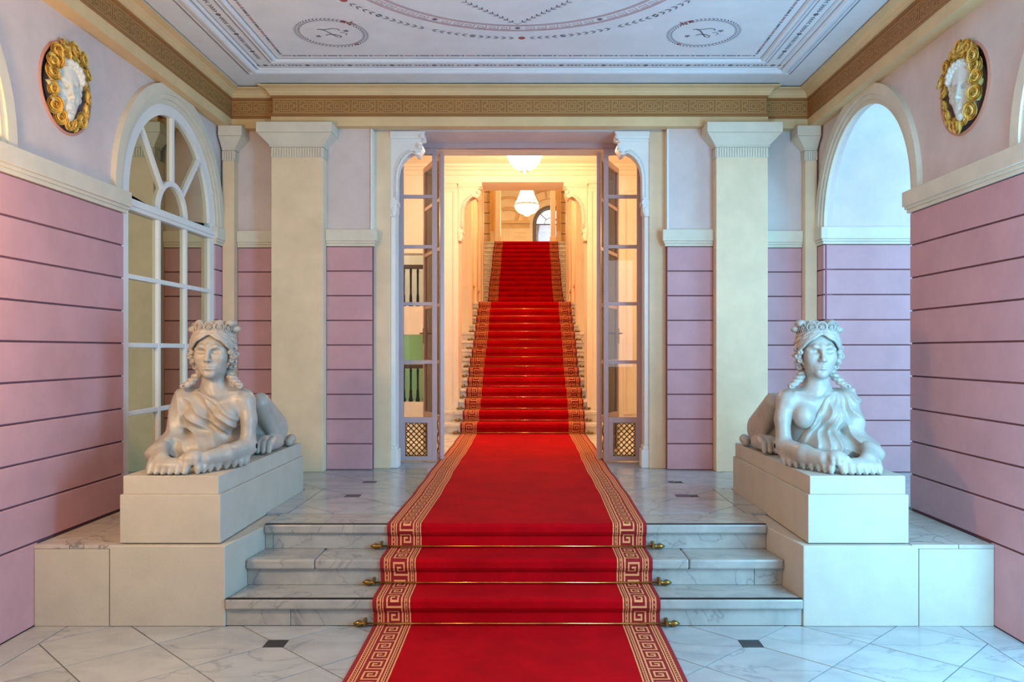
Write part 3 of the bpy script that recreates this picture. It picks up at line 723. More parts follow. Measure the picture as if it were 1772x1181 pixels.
# ---- stair hall side walls with pilaster strips
for s, side in ((-1, 'left'), (1, 'right')):
    X = lambda a, b: sorted((s*a, s*b))
    w = MB().box(*X(1.22, 1.42), 12.64, 14.5, ZL, 6.6).box(*X(PB+.02, 1.42), 14.501, 18.6, ZL, 6.6).build('wall_stair_'+side, M['warm_wall']); tag(w, kind='structure')
    for y in (14.52, 15.9, 17.3, 18.2):
        MB().box(*X(PB-.02, PB+.03), y, y+.34, ZL, 6.3).build('pilaster_strip', M['warm_trim'], w, bevel=.01)
    MB().box(*X(1.19, 1.23), 13.2, 13.9, ZL, 6.3).build('pilaster_strip', M['warm_trim'], w, bevel=.01)
    mb = MB()
    for y0, y1 in ((14.95, 15.8), (16.35, 17.2)): frame4(mb, y0, y1, ZM+.3, 5.2, .05, lambda u, v, w, s=s: (s*w, u, v), PB-.005, PB+.03)
    frame4(mb, PB+.05, 1.19, ZM+.2, 5.2, .03, lambda u, v, w, s=s: (s*u, w, v), 14.485, 14.51)
    mb.build('panel_moulding', M['warm_trim'], w)
o = MB().box(-1.42, 1.42, 12.64, 18.6, 6.5, 6.7).build('ceiling', M['warm_wall']); tag(o, kind='structure')
# ---- the stairs
ST = M['stair_marble']
sc = thing('staircase', (0, 11.4, ZL), 'long two-flight pale marble staircase rising behind the open glass doors', 'staircase')
FL = []          # (riser y, z below, z above)
for k in range(F1):
    z0, z1, y = ZL+k*R2, ZL+(k+1)*R2, Y2+k*G2
    hw = 1.22 if k == 0 else 1.12 if k == 1 else .972
    if k >= 2: hw = .957 if y < 12.6 else 1.215 if y < 14.3 else PB+.018
    if k < 2: hw = (1.30, 1.15)[k]
    yb = y+G2 if k < F1-1 else Y3
    if k < 2: yb = min(yb, YV-.001) if k == 1 else yb
    MB().box(-hw, hw, y-.03, yb-.002, z1-.045, z1).build('tread_slab', ST, sc, bevel=.008)
    MB().box(-hw+.01, hw-.01, y, y+.06, z0, z1-.046).build('riser_stone', ST, sc)
    FL.append((y, z0, z1))
for k in range(F2):
    z0, z1, y = ZM+k*R3, ZM+(k+1)*R3, Y3+k*G3
    hw = 1.22
    yb = y+G3 if k < F2-1 else 23.4
    MB().box(-hw, hw, y-.03, yb-.002, z1-.045, z1).build('tread_slab', ST, sc, bevel=.008)
    MB().box(-hw+.01, hw-.01, y, y+.06, z0, z1-.046).build('riser_stone', ST, sc)
    FL.append((y, z0, z1))
# ---- red carpet with Greek key borders
path = [(0.6, .008)]
def climb(y, z0, z1, n=.042):
    path.extend([(y-.010-.004, z0+.009), (y-.012, z1-.085), (y-.03, z1-.068), (y-n, z1-.05), (y-n-.001, z1-.012), (y-n+.010, z1+.007), (y-.01, z1+.009)])
for k in range(3): climb(YR[k], k*RK, (k+1)*RK)
for (y, z0, z1) in FL: climb(y, z0, z1)
path.append((YT+.4, ZT+.009)); path.append((YT+1.2, ZT+.009))
PX = [0.0]
for a, b in zip(path[:-1], path[1:]): PX.append(PX[-1]+math.hypot(b[0]-a[0], b[1]-a[1]))
nrm = []
for i in range(len(path)):
    a = path[max(0, i-1)]; b = path[min(len(path)-1, i+1)]; L = math.hypot(b[0]-a[0], b[1]-a[1]); nrm.append((-(b[1]-a[1])/L, (b[0]-a[0])/L))
PXn = np.array(PX); pa = np.array(path); na = np.array(nrm)
def on_path(s_, x, lift=0.0):
    y = np.interp(s_, PXn, pa[:, 0]); z = np.interp(s_, PXn, pa[:, 1]); ny = np.interp(s_, PXn, na[:, 0]); nz = np.interp(s_, PXn, na[:, 1])
    xx = x+.006*math.sin(s_*2.1)+(.004*math.sin(s_*7.0) if 6.2 < s_ < 12 else 0)
    return (xx, y+ny*lift, z+nz*lift)
CXC = .015; CW = .882
def ribbon(mb, u0, u1, lift, thick, smin=0.0, smax=None):
    smax = PX[-1] if smax is None else smax
    S = [smin]+[s_ for s_ in PX if smin < s_ < smax]+[smax]
    ext = []
    for a, b in zip(S[:-1], S[1:]):
        n = max(1, int((b-a)/.25)); ext += [a+(b-a)*i/n for i in range(n)]
    ext.append(smax); vs = []; fs = []
    for s_ in ext: vs += [on_path(s_, u0, lift), on_path(s_, u1, lift), on_path(s_, u1, lift-thick), on_path(s_, u0, lift-thick)]
    for i in range(len(ext)-1):
        for k in range(4): fs.append((i*4+k, i*4+(k+1) % 4, i*4+4+(k+1) % 4, i*4+4+k))
    fs += [(0, 1, 2, 3), tuple(len(ext)*4-4+k for k in (3, 2, 1, 0))]
    return mb.add(vs, fs)
crp = thing('carpet_runner', (CXC, 5.0, .008), 'long red stair carpet with tan Greek key borders running up all the steps', 'carpet')
BW = .232
ribbon(MB(), CXC-CW+BW, CXC+CW-BW, 0, .007).build('red_field', M['carpet'], crp)
for s in (-1, 1): ribbon(MB(), *sorted((CXC+s*CW, CXC+s*(CW-BW))), 0, .007).build('border_band', M['carpet_edge'], crp)
UN = [(0, 0, .1, 1), (0, 0, 1, .09), (.9, 0, 1, .80), (.24, .70, 1, .80), (.24, .26, .34, .80), (.24, .26, .76, .36), (.66, .26, .76, .58), (.48, .48, .76, .58)]  # x0,y0,x1,y1
def quad_strip(mb, u0, u1, s0, s1, g=0):
    S = [s0]+[q for q in PX if s0 < q < s1]+[s1]
    vs = []
    for q in S: vs += [on_path(q, u0, .0016+g), on_path(q, u1, .0016+g)]
    mb.add(vs, [(2*i, 2*i+1, 2*i+3, 2*i+2) for i in range(len(S)-1)])
for s in (-1, 1):
    U = lambda d: CXC+s*(CW-d)
    mb = MB()
    P = .136; n = int(PX[-1]/P)
    KW0, KW1 = .085, .185
    for i in range(n):
        for q_, (x0, y0, x1, y1) in enumerate(UN):
            a, b = sorted((U(KW0+(KW1-KW0)*(1-x1)), U(KW0+(KW1-KW0)*(1-x0))))
            quad_strip(mb, a, b, (i+y0)*P, min(PX[-1], (i+y1)*P), q_*.00015)
    for d0, d1 in ((.026, .033), (.046, .053), (.060, .067), (.195, .202), (.210, .214), (.223, .231)):
        a, b = sorted((U(d0), U(d1))); 
        st_ = 0.0
        while st_ < PX[-1]-.01:
            e_ = min(PX[-1], st_+.3); quad_strip(mb, a, b, st_, e_); st_ = e_
    for d0, d1 in ((.037, .042), (.2055, .209)):
        a, b = sorted((U(d0), U(d1))); st_ = 0.0
        while st_ < 14:
            quad_strip(mb, a, b, st_, st_+.016); st_ += .03
    mb.build('key_border', M['carpet_tan'], crp, recalc=False)
# ---- stair rods
ROWS = [(YR[k], k*RK) for k in range(3)]+[(y, z0) for y, z0, z1 in FL]
for i, (y, z0) in enumerate(ROWS):
    zz = z0+.024; yy = y-.030; hl = .925
    where = ('lowest', 'second', 'third')[i] if i < 3 else ''
    if i < 3: lab = 'thin brass rod across the red carpet at the foot of the %s hall step' % (('lowest', 'middle', 'topmost')[i])
    elif i < 17:
        lab = 'thin brass rod across the red carpet on the first flight, %s riser' % ('bottom second third fourth fifth sixth seventh eighth ninth tenth eleventh twelfth thirteenth topmost'.split()[i-3])
    else:
        lab = 'thin brass rod across the red carpet on the far flight, %s riser' % ('bottom second third fourth fifth sixth seventh eighth ninth tenth eleventh twelfth thirteenth topmost'.split()[i-17])
    t = thing('stair_rod', (CXC, yy, zz), lab, 'rod', 'brass stair rods')
    MB().tube([(CXC-hl, yy, zz), (CXC+hl, yy, zz)], .006 if i < 3 else .007, 8).build('rod', M['brass'], t, smooth=True)
    for s in (-1, 1):
        mb = MB().lathe([(.008, 0), (.013, .006), (.013, .014), (.008, .02), (.018, .034), (.02, .046), (.012, .064), (.004, .076)], (0, 0, 0), 10, 'x')
        mb.xf(lambda x, y_, z: (CXC+s*(hl+x), yy+y_, zz+z)).build('finial', M['brass_dark'], t, smooth=True)
        MB().box(CXC+s*hl-.012, CXC+s*hl+.004, yy-.012, y-.001, zz-.016, zz+.03).build('bracket', M['brass_dark'], t, bevel=.003)
# ================================================================== GLASS DOORS
def door_panel(idx, tf, w, z0, z1, label_handle, sides):
    """panel in local (x along width, y thickness, z) placed by tf"""
    st_ = .05; T = .022
    fr = MB()
    fr.box(0, st_, -T, T, z0, z1); fr.box(w-st_, w, -T, T, z0, z1); fr.box(st_, w-st_, -T, T, z1-.06, z1)
    fr.box(st_, w-st_, -T, T, .93, .99); fr.box(st_, w-st_, -T, T, z0, .575)
    fr.box(st_, st_+.02, -T, T, .575, .93); fr.box(w-st_-.05, w-st_, -T, T, .575, .93)
    d = fr.xf(tf).build('door_%d' % idx, M['lilac'], bevel=.003); tag(d, kind='structure')
    rails = [3.34, 2.806, 2.198, 1.577]
    for z in rails: MB().box(st_, w-st_, -.016, .016, z-.018, z+.018).xf(tf).build('glazing_bar', M['lilac'], d)
    zs = [z1-.06]+rails+[.99]
    for a, b in zip(zs[:-1], zs[1:]): MB().box(st_, w-st_, -.003, .003, b+.005, a-.005).xf(tf).build('pane', M['glass'], d)
    x0, x1 = st_+.02, w-st_-.05; mb = MB(); q = .0055; zc0, zc1 = .575, .93
    def bar(p, r):
        c = Vector((r[0]-p[0], r[1]-p[1])).normalized()*q; n_ = (-c.y, c.x)
        P = [(p[0]+n_[0], p[1]+n_[1]), (r[0]+n_[0], r[1]+n_[1]), (r[0]-n_[0], r[1]-n_[1]), (p[0]-n_[0], p[1]-n_[1])]
        mb.prism(P, lambda u, v, k: (u, k, v), -.008, .008)
    step = (x1-x0)/4
    for sg in (1, -1):
        k = -12
        while k < 16:
            a = x0+k*step; zz0 = zc0
            # line x = a + sg*(z-zc0)
            pts = []
            lo = max(zc0, zc0+((x0-a)/sg if sg > 0 else (x1-a)/sg)); hi = min(zc1, zc0+((x1-a)/sg if sg > 0 else (x0-a)/sg))
            if hi-lo > .01: bar((a+sg*(lo-zc0), lo), (a+sg*(hi-zc0), hi))
            k += 1
    mb.box(x0, x1, -.01, .01, zc0, zc0+.008); mb.box(x0, x1, -.01, .01, zc1-.008, zc1); mb.box(x0, x0+.008, -.01, .01, zc0, zc1); mb.box(x1-.008, x1, -.01, .01, zc0, zc1)
    mb.xf(tf).build('lattice_grille', M['bronze'], d)
    if label_handle:
        mb = MB()
        for sg in (-1, 1):
            mb.tube([(w-.025, sg*.022, 1.9), (w-.025, sg*.06, 1.9), (w-.03, sg*.065, 1.9), (w-.10, sg*.065, 1.9)], .009, 8)
            mb.box(w-.04, w-.01, sg*.024-.004, sg*.024+.004, 1.78, 1.96)
        mb.xf(tf).build('handle', M['brass_dark'], d)
    return d
for k, s in enumerate((-1, 1)):
    door_panel(1+2*k, lambda x, y, z, s=s: (s*(1.293-x), 8.59+y, z), .405, ZL+.012, 3.85, False, s)
    h = Vector((s*.842, 8.69)); e_ = Vector((s*1.128, 9.45)); d_ = (e_-h).normalized(); n_ = Vector((-d_.y, d_.x))
    door_panel(2+2*k, lambda x, y, z, h=h, d_=d_, n_=n_: (h.x+d_.x*x+n_.x*y, h.y+d_.y*x+n_.y*y, z), .81, ZL+.012, 3.83, True, s)
hd = MB().box(-1.293, 1.293, 8.565, 8.615, 3.852, 3.905).build('trim_10', M['lilac']); tag(hd, kind='structure')
# ================================================================== LAMPS
def ceiling_bowl(x, y, zr, r, zc):
    t = thing('ceiling_lamp', (x, y, zr), 'lit shallow white glass bowl lamp on the vestibule ceiling', 'lamp')
    MB().lathe([(.01, -.205), (r*.30, -.195), (r*.62, -.15), (r*.86, -.08), (r*.97, -.02), (r, 0), (r*.97, .004), (r*.5, .004)], (x, y, zr), 32).build('glass_bowl', M['lampglass'], t, smooth=True)
    MB().lathe([(.004, -.255), (.014, -.245), (.018, -.23), (.05, -.215), (.055, -.203), (.02, -.19)], (x, y, zr), 16).build('brass_finial', M['brass'], t, smooth=True)
    MB().lathe([(r*.55, .005), (r*.55, .02), (.04, .03), (.03, zc-zr)], (x, y, zr), 20).build('ceiling_rose', M['brass_dark'], t)
ceiling_bowl(.035, 10.7, 4.29, .236, 4.46)
lamp('vestibule_bulb', 'POINT', (.035, 10.7, 3.98), 118, (1.0, .61, .34), .12)
lamp('vestibule_wall_light', 'POINT', (2.3, 10.0, 3.2), 36, (1.0, .60, .32), .2)
lamp('vestibule_left_fill', 'POINT', (-2.3, 10.2, 3.4), 30, (1.0, .60, .32), .2)  # added fill to brighten the left vestibule wall, no fixture there
lamp('stair_light', 'POINT', (0, 14.6, 5.6), 135, (1.0, .58, .25), .25)
lamp('upper_hall_light', 'POINT', (0.03, 24.4, 5.6), 190, (1.0, .58, .25), .3)
lamp('upper_flight_light', 'POINT', (0, 20.6, 7.0), 125, (1.0, .58, .25), .3)
lamp('side_stair_light', 'POINT', (-2.3, 13.0, 3.6), 14, (1.0, .66, .34), .1)
lamp('side_stair_light_low', 'POINT', (-2.3, 13.0, 1.9), 4, (1.0, .85, .6), .1)
def chandelier(x, y, z):
    t = thing('chandelier', (x, y, z), 'lit crystal basket chandelier hanging in the far upper hall', 'chandelier')
    mb = MB()
    n = 28
    for i in range(n):
        a = 2*PI*i/n; c, s_ = math.cos(a), math.sin(a)
        mb.tube([(x+c*r, y+s_*r, z+h) for r, h in ((.34, .02), (.27, .16), (.21, .32), (.17, .46))], [.032, .028, .022, .018], 5)
    mb.build('bead_curtain', M['crystal'], t)
    mb = MB()
    for i in range(n):
        a = 2*PI*i/n; c, s_ = math.cos(a), math.sin(a)
        mb.tube([(x+c*r, y+s_*r, z+h) for r, h in ((.35, -.02), (.33, -.12), (.25, -.22), (.12, -.28))], [.034, .034, .030, .022], 5)
    mb.build('bead_basket', M['crystal'], t)
    MB().lathe([(.05, -.36), (.09, -.33), (.12, -.28), (.02, -.26)], (x, y, z), 16).build('bottom_drop', M['crystal'], t)
    MB().torus((x, y, z), .35, .02, (1, 0, 0), (0, 1, 0), 32, 8).build('brass_hoop', M['brass_dark'], t, smooth=True)
    MB().lathe([(.17, .46), (.17, .49), (.02, .5), (.02, 1.75)], (x, y, z), 12).build('top_crown', M['brass_dark'], t)
chandelier(.03, 25.0, 6.23)
# ================================================================== UPPER HALL AT THE TOP OF THE STAIRS
uf = MB().box(-5, 5, YT+.3, 31, ZT-.3, ZT-.005).build('floor', M['tile']); tag(uf, kind='structure')
o = MB().box(-5, 5, 18.6, 31, 8.0, 8.2).build('ceiling', M['warm_wall']); tag(o, kind='structure')
for s, side in ((-1, 'left'), (1, 'right')):
    X = lambda a, b: sorted((s*a, s*b))
    o = MB().box(*X(3.0, 3.2), 18.6, 31, ZM, 8.0).build('wall_upper_'+side, M['warm_wall']); tag(o, kind='structure')
    o = MB().box(*X(.98, 3.2), 18.45, 18.6, ZM, 8.0).build('wall_landing_'+side, M['warm_wall']); tag(o, kind='structure')
    # coursed screen flanking the flight, at the stair head
    o = MB().box(*X(1.0, 3.0), 23.01, 23.2, ZT, 8.0).build('wall_screen_'+side, M['pink_joint']); tag(o, kind='structure')
    zz = ZT
    while zz < 7.9:
        MB().box(*X(1.0, 1.5), 22.98, 23.02, zz+.01, zz+.29).build('stucco_course', M['sand_course'], o, bevel=.006); zz += .3
    MB().box(*X(1.22, 3.0), 18.6, 23.0, ZM, ZT).build('stair_cheek', M['warm_wall'], o)
    t = thing('gilded_pilaster', (s*.95, 22.8, ZT), 'fluted gilded pilaster on the %s of the stair head' % side, 'pilaster')
    MB().box(*X(.872, 1.0), 22.75, 22.95, ZT, 8.0).build('shaft', M['sand_course'], t)
    for k in range(3):
        x = .885+k*.038; MB().box(*X(x, x+.022), 22.73, 22.76, ZT+.35, 7.6).build('gilt_flute', M['gold'], t, bevel=.008)
    t = thing('white_post', (s*.78, 22.9, ZT), 'tall square white post on the %s of the stair head' % side, 'post')
    MB().box(*X(.71, .85), 22.8, 23.1, ZT, 6.42).build('shaft', M['warm_trim'], t, bevel=.01)
    MB().box(*X(.69, .87), 22.78, 23.12, ZT, ZT+.2).build('base', M['warm_trim'], t, bevel=.01)
o = MB().box(-.9, .9, 22.8, 23.1, 6.42, 8.0).build('trim_11', M['warm_wall']); tag(o, kind='structure')
MB().box(-.9, .9, 22.77, 22.8, 6.42, 6.5).build('lintel_moulding', M['warm_trim'], o)
YW = 28.0; k_ = YW/1395; XW = lambda px: (px-915)*k_+.09; ZW = lambda py: 1.7-(py-607)*k_
wc = (XW(953.5), ZW(388)); wr = 27*k_
fw = lambda u, v, w: (u, YW+w, v)
hole = [(wc[0]+wr, ZT+.3)]+[(wc[0]+wr*math.cos(a*PI/20), wc[1]+wr*math.sin(a*PI/20)) for a in range(21)]+[(wc[0]-wr, ZT+.3)]
fwl = plate([(-3.1, ZT-.2), (3.1, ZT-.2), (3.1, 8), (-3.1, 8)], [hole], fw, 0, .3).build('wall_far', M['warm_wall']); tag(fwl, kind='structure')
mb = MB(); fi = lambda u, v, w: (u, YW-w, v)
ring(mb, wc, wr, wr*1.18, 0, PI, 24, fi, -.02, .05)
for s in (-1, 1): mb.prism([(wc[0]+s*wr, ZT+.3), (wc[0]+s*wr*1.18, ZT+.3), (wc[0]+s*wr*1.18, wc[1]), (wc[0]+s*wr, wc[1])], fi, -.02, .05)
mb.build('window_architrave', M['paint_grey'], fwl)
mb = MB(); ring(mb, wc, wr*1.6, wr*2.14, .0, PI, 28, fi, -.02, .075); ring(mb, wc, wr*2.15, wr*2.3, 0, PI, 28, fi, 0, .12); mb.build('vault_rib', M['sand_course'], fwl)
for i in range(9):
    a = PI*(i+.5)/9
    P = arc_pts(wc, wr*1.64, a-.14, a+.14, 4)+arc_pts(wc, wr*2.1, a+.14, a-.14, 4)
    MB().prism(P, fi, .08, .10).build('coffer_panel', M['warm_trim'], fwl)
mb = MB(); ring(mb, (XW(880), ZW(392)), .55, .66, PI*.05, PI*.62, 24, fi, -.01, .135); ring(mb, (XW(880), ZW(392)), .95, 1.03, PI*.3, PI*.95, 24, fi, -.02, .045); mb.build('niche_arch', M['sand_course'], fwl)
mb = MB(); mb.box(XW(866), XW(917), YW-.16, YW+.01, ZW(388), ZW(383)); mb.box(XW(866.5), XW(916), YW-.05, YW+.02, ZW(395), ZW(388)-.002); mb.build('wall_cornice', M['sand_course'], fwl)
for a, b, c, d in ((870, 882, 398, 420), (889, 912, 402, 410), (889, 912, 412, 421)):
    mb = MB(); x0, x1, z0, z1 = XW(a), XW(b), max(ZT, ZW(d)), ZW(c)
    frame4(mb, x0, x1, z0, z1, .03, lambda u, v, w: (u, w, v), YW-.03, YW+.01)
    mb.build('panel_moulding', M['warm_trim'], fwl)
w = ring(MB(), wc, wr*.93, wr, 0, PI, 24, fw, .05, .12)
for s in (-1, 1): w.prism([(wc[0]+s*wr*.93, ZT+.3), (wc[0]+s*wr, ZT+.3), (wc[0]+s*wr, wc[1]), (wc[0]+s*wr*.93, wc[1])], fw, .05, .12)
w = w.build('window_3', M['paint_grey']); tag(w, kind='structure')
MB().box(wc[0]-wr, wc[0]+wr, YW+.06, YW+.10, wc[1]-.03, wc[1]+.02).build('transom', M['paint_grey'], w)
b = ring(MB(), wc, wr*.40, wr*.44, 0, PI, 14, fw, .06, .10).build('fan_arch', M['paint_grey'], w)
for i in range(4):
    a = PI*i/4; A = arc_pts(wc, wr*.42, a, a+PI/4, 5); B = arc_pts(wc, wr*.95, a, a+PI/4, 6)
    MB().prism(A+B[::-1], fw, .085, .09).build('pane', M['daypane'], w)
    if i: 
        ca, sa = math.cos(a), math.sin(a); q = .014
        MB().prism([(wc[0]+wr*.42*ca+q*sa, wc[1]+wr*.42*sa-q*ca), (wc[0]+wr*.95*ca+q*sa, wc[1]+wr*.95*sa-q*ca), (wc[0]+wr*.95*ca-q*sa, wc[1]+wr*.95*sa+q*ca), (wc[0]+wr*.42*ca-q*sa, wc[1]+wr*.42*sa+q*ca)], fw, .06, .10).build('fan_bar', M['paint_grey'], w)
MB().prism(arc_pts(wc, wr*.42, 0, PI, 10), fw, .085, .09).build('pane', M['daypane'], w)
for i in range(2): MB().box(wc[0]-wr*.95+i*wr*.95+.01, wc[0]+i*wr*.95-.01, YW+.085, YW+.09, ZT+.3, wc[1]-.03).build('pane', M['daypane'], w)
# swagged silk curtain
t = thing('swag_curtain', (wc[0], YW-.05, wc[1]), 'pale silk swag curtain in the arched window of the far hall', 'curtain')
for s in (-1, 0, 1):
    x0 = wc[0]+(s-.5)*wr*.62; x1 = x0+wr*.62; vs = []; fs = []; nu, nv = 16, 24
    for j in range(nv+1):
        for i in range(nu+1):
            u = i/nu; v = j/nv
            z = wc[1]-.04-v*.75-(.30*(1-(2*u-1)**2)*v)-.10*v*abs(math.sin(v*3*PI))
            vs.append((x0+(x1-x0)*u, YW-.02-.05*abs(math.sin(v*7*PI))*(.4+.6*math.sin(PI*u)), z))
    for j in range(nv):
        for i in range(nu): fs.append((j*(nu+1)+i, j*(nu+1)+i+1, (j+1)*(nu+1)+i+1, (j+1)*(nu+1)+i))
    MB().add(vs, fs).build('swag', M['curtain'], t, smooth=True)
for s in (-1, 1):
    mb = MB()
    for k in range(4): mb.tube([(wc[0]+s*wr*(.90-k*.05), YW-.06, wc[1]-.05), (wc[0]+s*wr*(.86+.02*k), YW-.06, wc[1]-.5), (wc[0]+s*wr*(.93-.05*k), YW-.06, ZT+.3)], .022, 6)
    mb.build('side_drape', M['curtain'], t, smooth=True)
# ================================================================== SCULPTURE: signed distance fields turned into meshes
class Field:
    def __init__(s, lo, hi, h):
        s.h = h; s.lo = np.array(lo, np.float32); s.n = np.ceil((np.array(hi)-np.array(lo))/h).astype(int)+1
        s.ax = [s.lo[i]+h*np.arange(s.n[i], dtype=np.float32) for i in range(3)]
        s.d = np.full(s.n, 0.25, np.float32)
    def sub(s, lo, hi):
        sl = []
        for i in range(3):
            a = max(0, int((lo[i]-s.lo[i])/s.h)-1); b = min(s.n[i], int((hi[i]-s.lo[i])/s.h)+3)
            if a >= b: return None, None
            sl.append(slice(a, b))
        g = np.meshgrid(s.ax[0][sl[0]], s.ax[1][sl[1]], s.ax[2][sl[2]], indexing='ij')
        return tuple(sl), g
    def put(s, fn, lo, hi, k=0.02, op='+'):
        pad = k+.03
        sl, g = s.sub([a-pad for a in lo], [a+pad for a in hi])
        if sl is None: return
        b = fn(*g).astype(np.float32); a = s.d[sl]
        if op == '+':
            h = np.clip(.5+.5*(a-b)/k, 0, 1); s.d[sl] = a*(1-h)+b*h-k*h*(1-h)
        else:
            b = -b; h = np.clip(.5-.5*(a-b)/k, 0, 1); s.d[sl] = a*(1-h)+b*h+k*h*(1-h)
    def ell(s, c, r, k=.02, op='+', R=None):
        m = max(r)
        def fn(x, y, z):
            x, y, z = x-c[0], y-c[1], z-c[2]
            if R is not None:
                x, y, z = (R[0][0]*x+R[1][0]*y+R[2][0]*z, R[0][1]*x+R[1][1]*y+R[2][1]*z, R[0][2]*x+R[1][2]*y+R[2][2]*z)
            k0 = np.sqrt((x/r[0])**2+(y/r[1])**2+(z/r[2])**2)+1e-6
            k1 = np.sqrt((x/r[0]**2)**2+(y/r[1]**2)**2+(z/r[2]**2)**2)+1e-6
            return k0*(k0-1)/k1
        e = (m, m, m) if R is not None else r
        s.put(fn, [c[i]-e[i] for i in range(3)], [c[i]+e[i] for i in range(3)], k, op)
    def cap(s, a, b, ra, rb=None, k=.02, op='+'):
        rb = ra if rb is None else rb; a = np.array(a, np.float32); b = np.array(b, np.float32); ba = b-a; L = float(ba@ba)+1e-9; m = max(ra, rb)
        def fn(x, y, z):
            px, py, pz = x-a[0], y-a[1], z-a[2]
            t = np.clip((px*ba[0]+py*ba[1]+pz*ba[2])/L, 0, 1)
            return np.sqrt((px-t*ba[0])**2+(py-t*ba[1])**2+(pz-t*ba[2])**2)-(ra+(rb-ra)*t)
        s.put(fn, np.minimum(a, b)-m, np.maximum(a, b)+m, k, op)
    def chain(s, P, R, k=.015, op='+'):
        R = R if isinstance(R, (list, tuple)) else [R]*len(P)
        for i in range(len(P)-1): s.cap(P[i], P[i+1], R[i], R[i+1], k, op)
    def mesh(s, smooth=1):
        d = s.d; n = s.n; ins = d < 0
        cnt = np.zeros([q-1 for q in n], np.int32); acc = np.zeros([q-1 for q in n]+[3], np.float32)
        def cell(o): return tuple(slice(o[i], n[i]-1+o[i]) for i in range(3))
        corners = [(i, j, k) for i in (0, 1) for j in (0, 1) for k in (0, 1)]
        allin = np.ones(cnt.shape, bool); anyin = np.zeros(cnt.shape, bool)
        for c in corners: q = ins[cell(c)]; allin &= q; anyin |= q
        act = anyin & ~allin; idx = np.argwhere(act); vid = np.full(cnt.shape, -1, np.int64); vid[act] = np.arange(len(idx))
        V = np.zeros((len(idx), 3)); C = np.zeros(len(idx))
        for c in corners:
            for a in range(3):
                if c[a]: continue
                e = list(c); e[a] = 1
                A = d[idx[:, 0]+c[0], idx[:, 1]+c[1], idx[:, 2]+c[2]]; B = d[idx[:, 0]+e[0], idx[:, 1]+e[1], idx[:, 2]+e[2]]
                x = (A < 0) != (B < 0); t = np.where(x, A/(A-B+1e-12), 0)
                P = np.tile(np.array(c, float), (len(idx), 1)); P[:, a] += t
                V[x] += P[x]; C[x] += 1
        V = (V/C[:, None]+idx)*s.h+s.lo
        F = []
        for a in range(3):
            b, c = (a+1) % 3, (a+2) % 3
            sl0 = [slice(None)]*3; sl1 = [slice(None)]*3; sl0[a] = slice(0, n[a]-1); sl1[a] = slice(1, n[a])
            x = ins[tuple(sl0)] != ins[tuple(sl1)]
            E = np.argwhere(x); E = E[(E[:, b] > 0) & (E[:, c] > 0) & (E[:, b] < n[b]-1) & (E[:, c] < n[c]-1)]
            flip = ins[tuple(sl0)][tuple(E.T)]
            def g(db, dc):
                Q = E.copy(); Q[:, b] += db; Q[:, c] += dc; return vid[tuple(Q.T)]
            q = np.stack([g(-1, -1), g(0, -1), g(0, 0), g(-1, 0)], 1)
            q[~flip] = q[~flip][:, ::-1]; F.append(q)
        F = np.concatenate(F); F = F[(F >= 0).all(1)]
        # two light smoothing passes
        for it in range(smooth):
            S = np.zeros_like(V); K = np.zeros(len(V))
            for i in range(4):
                np.add.at(S, F[:, i], V[F[:, (i+1) % 4]]); np.add.at(K, F[:, i], 1)
            V = V*.6+.4*S/np.maximum(K, 1)[:, None]
        return V, F
def mesh_obj(name, V, F, m, parent, smooth=True):
    V = np.asarray(V, np.float32)-np.array(ORG[parent.name], np.float32); F = np.asarray(F, np.int32)
    me = bpy.data.meshes.new(name); me.vertices.add(len(V)); me.vertices.foreach_set('co', V.ravel())
    me.loops.add(F.size); me.loops.foreach_set('vertex_index', F.ravel()); me.polygons.add(len(F))
    me.polygons.foreach_set('loop_start', np.arange(0, F.size, 4, dtype=np.int32))
    me.update(calc_edges=True); me.validate(); me.polygons.foreach_set('use_smooth', [smooth]*len(me.polygons)); me.materials.append(m)
    o = bpy.data.objects.new(name, me); COL.objects.link(o); o.parent = parent; ORG[o.name] = ORG[parent.name]; return o
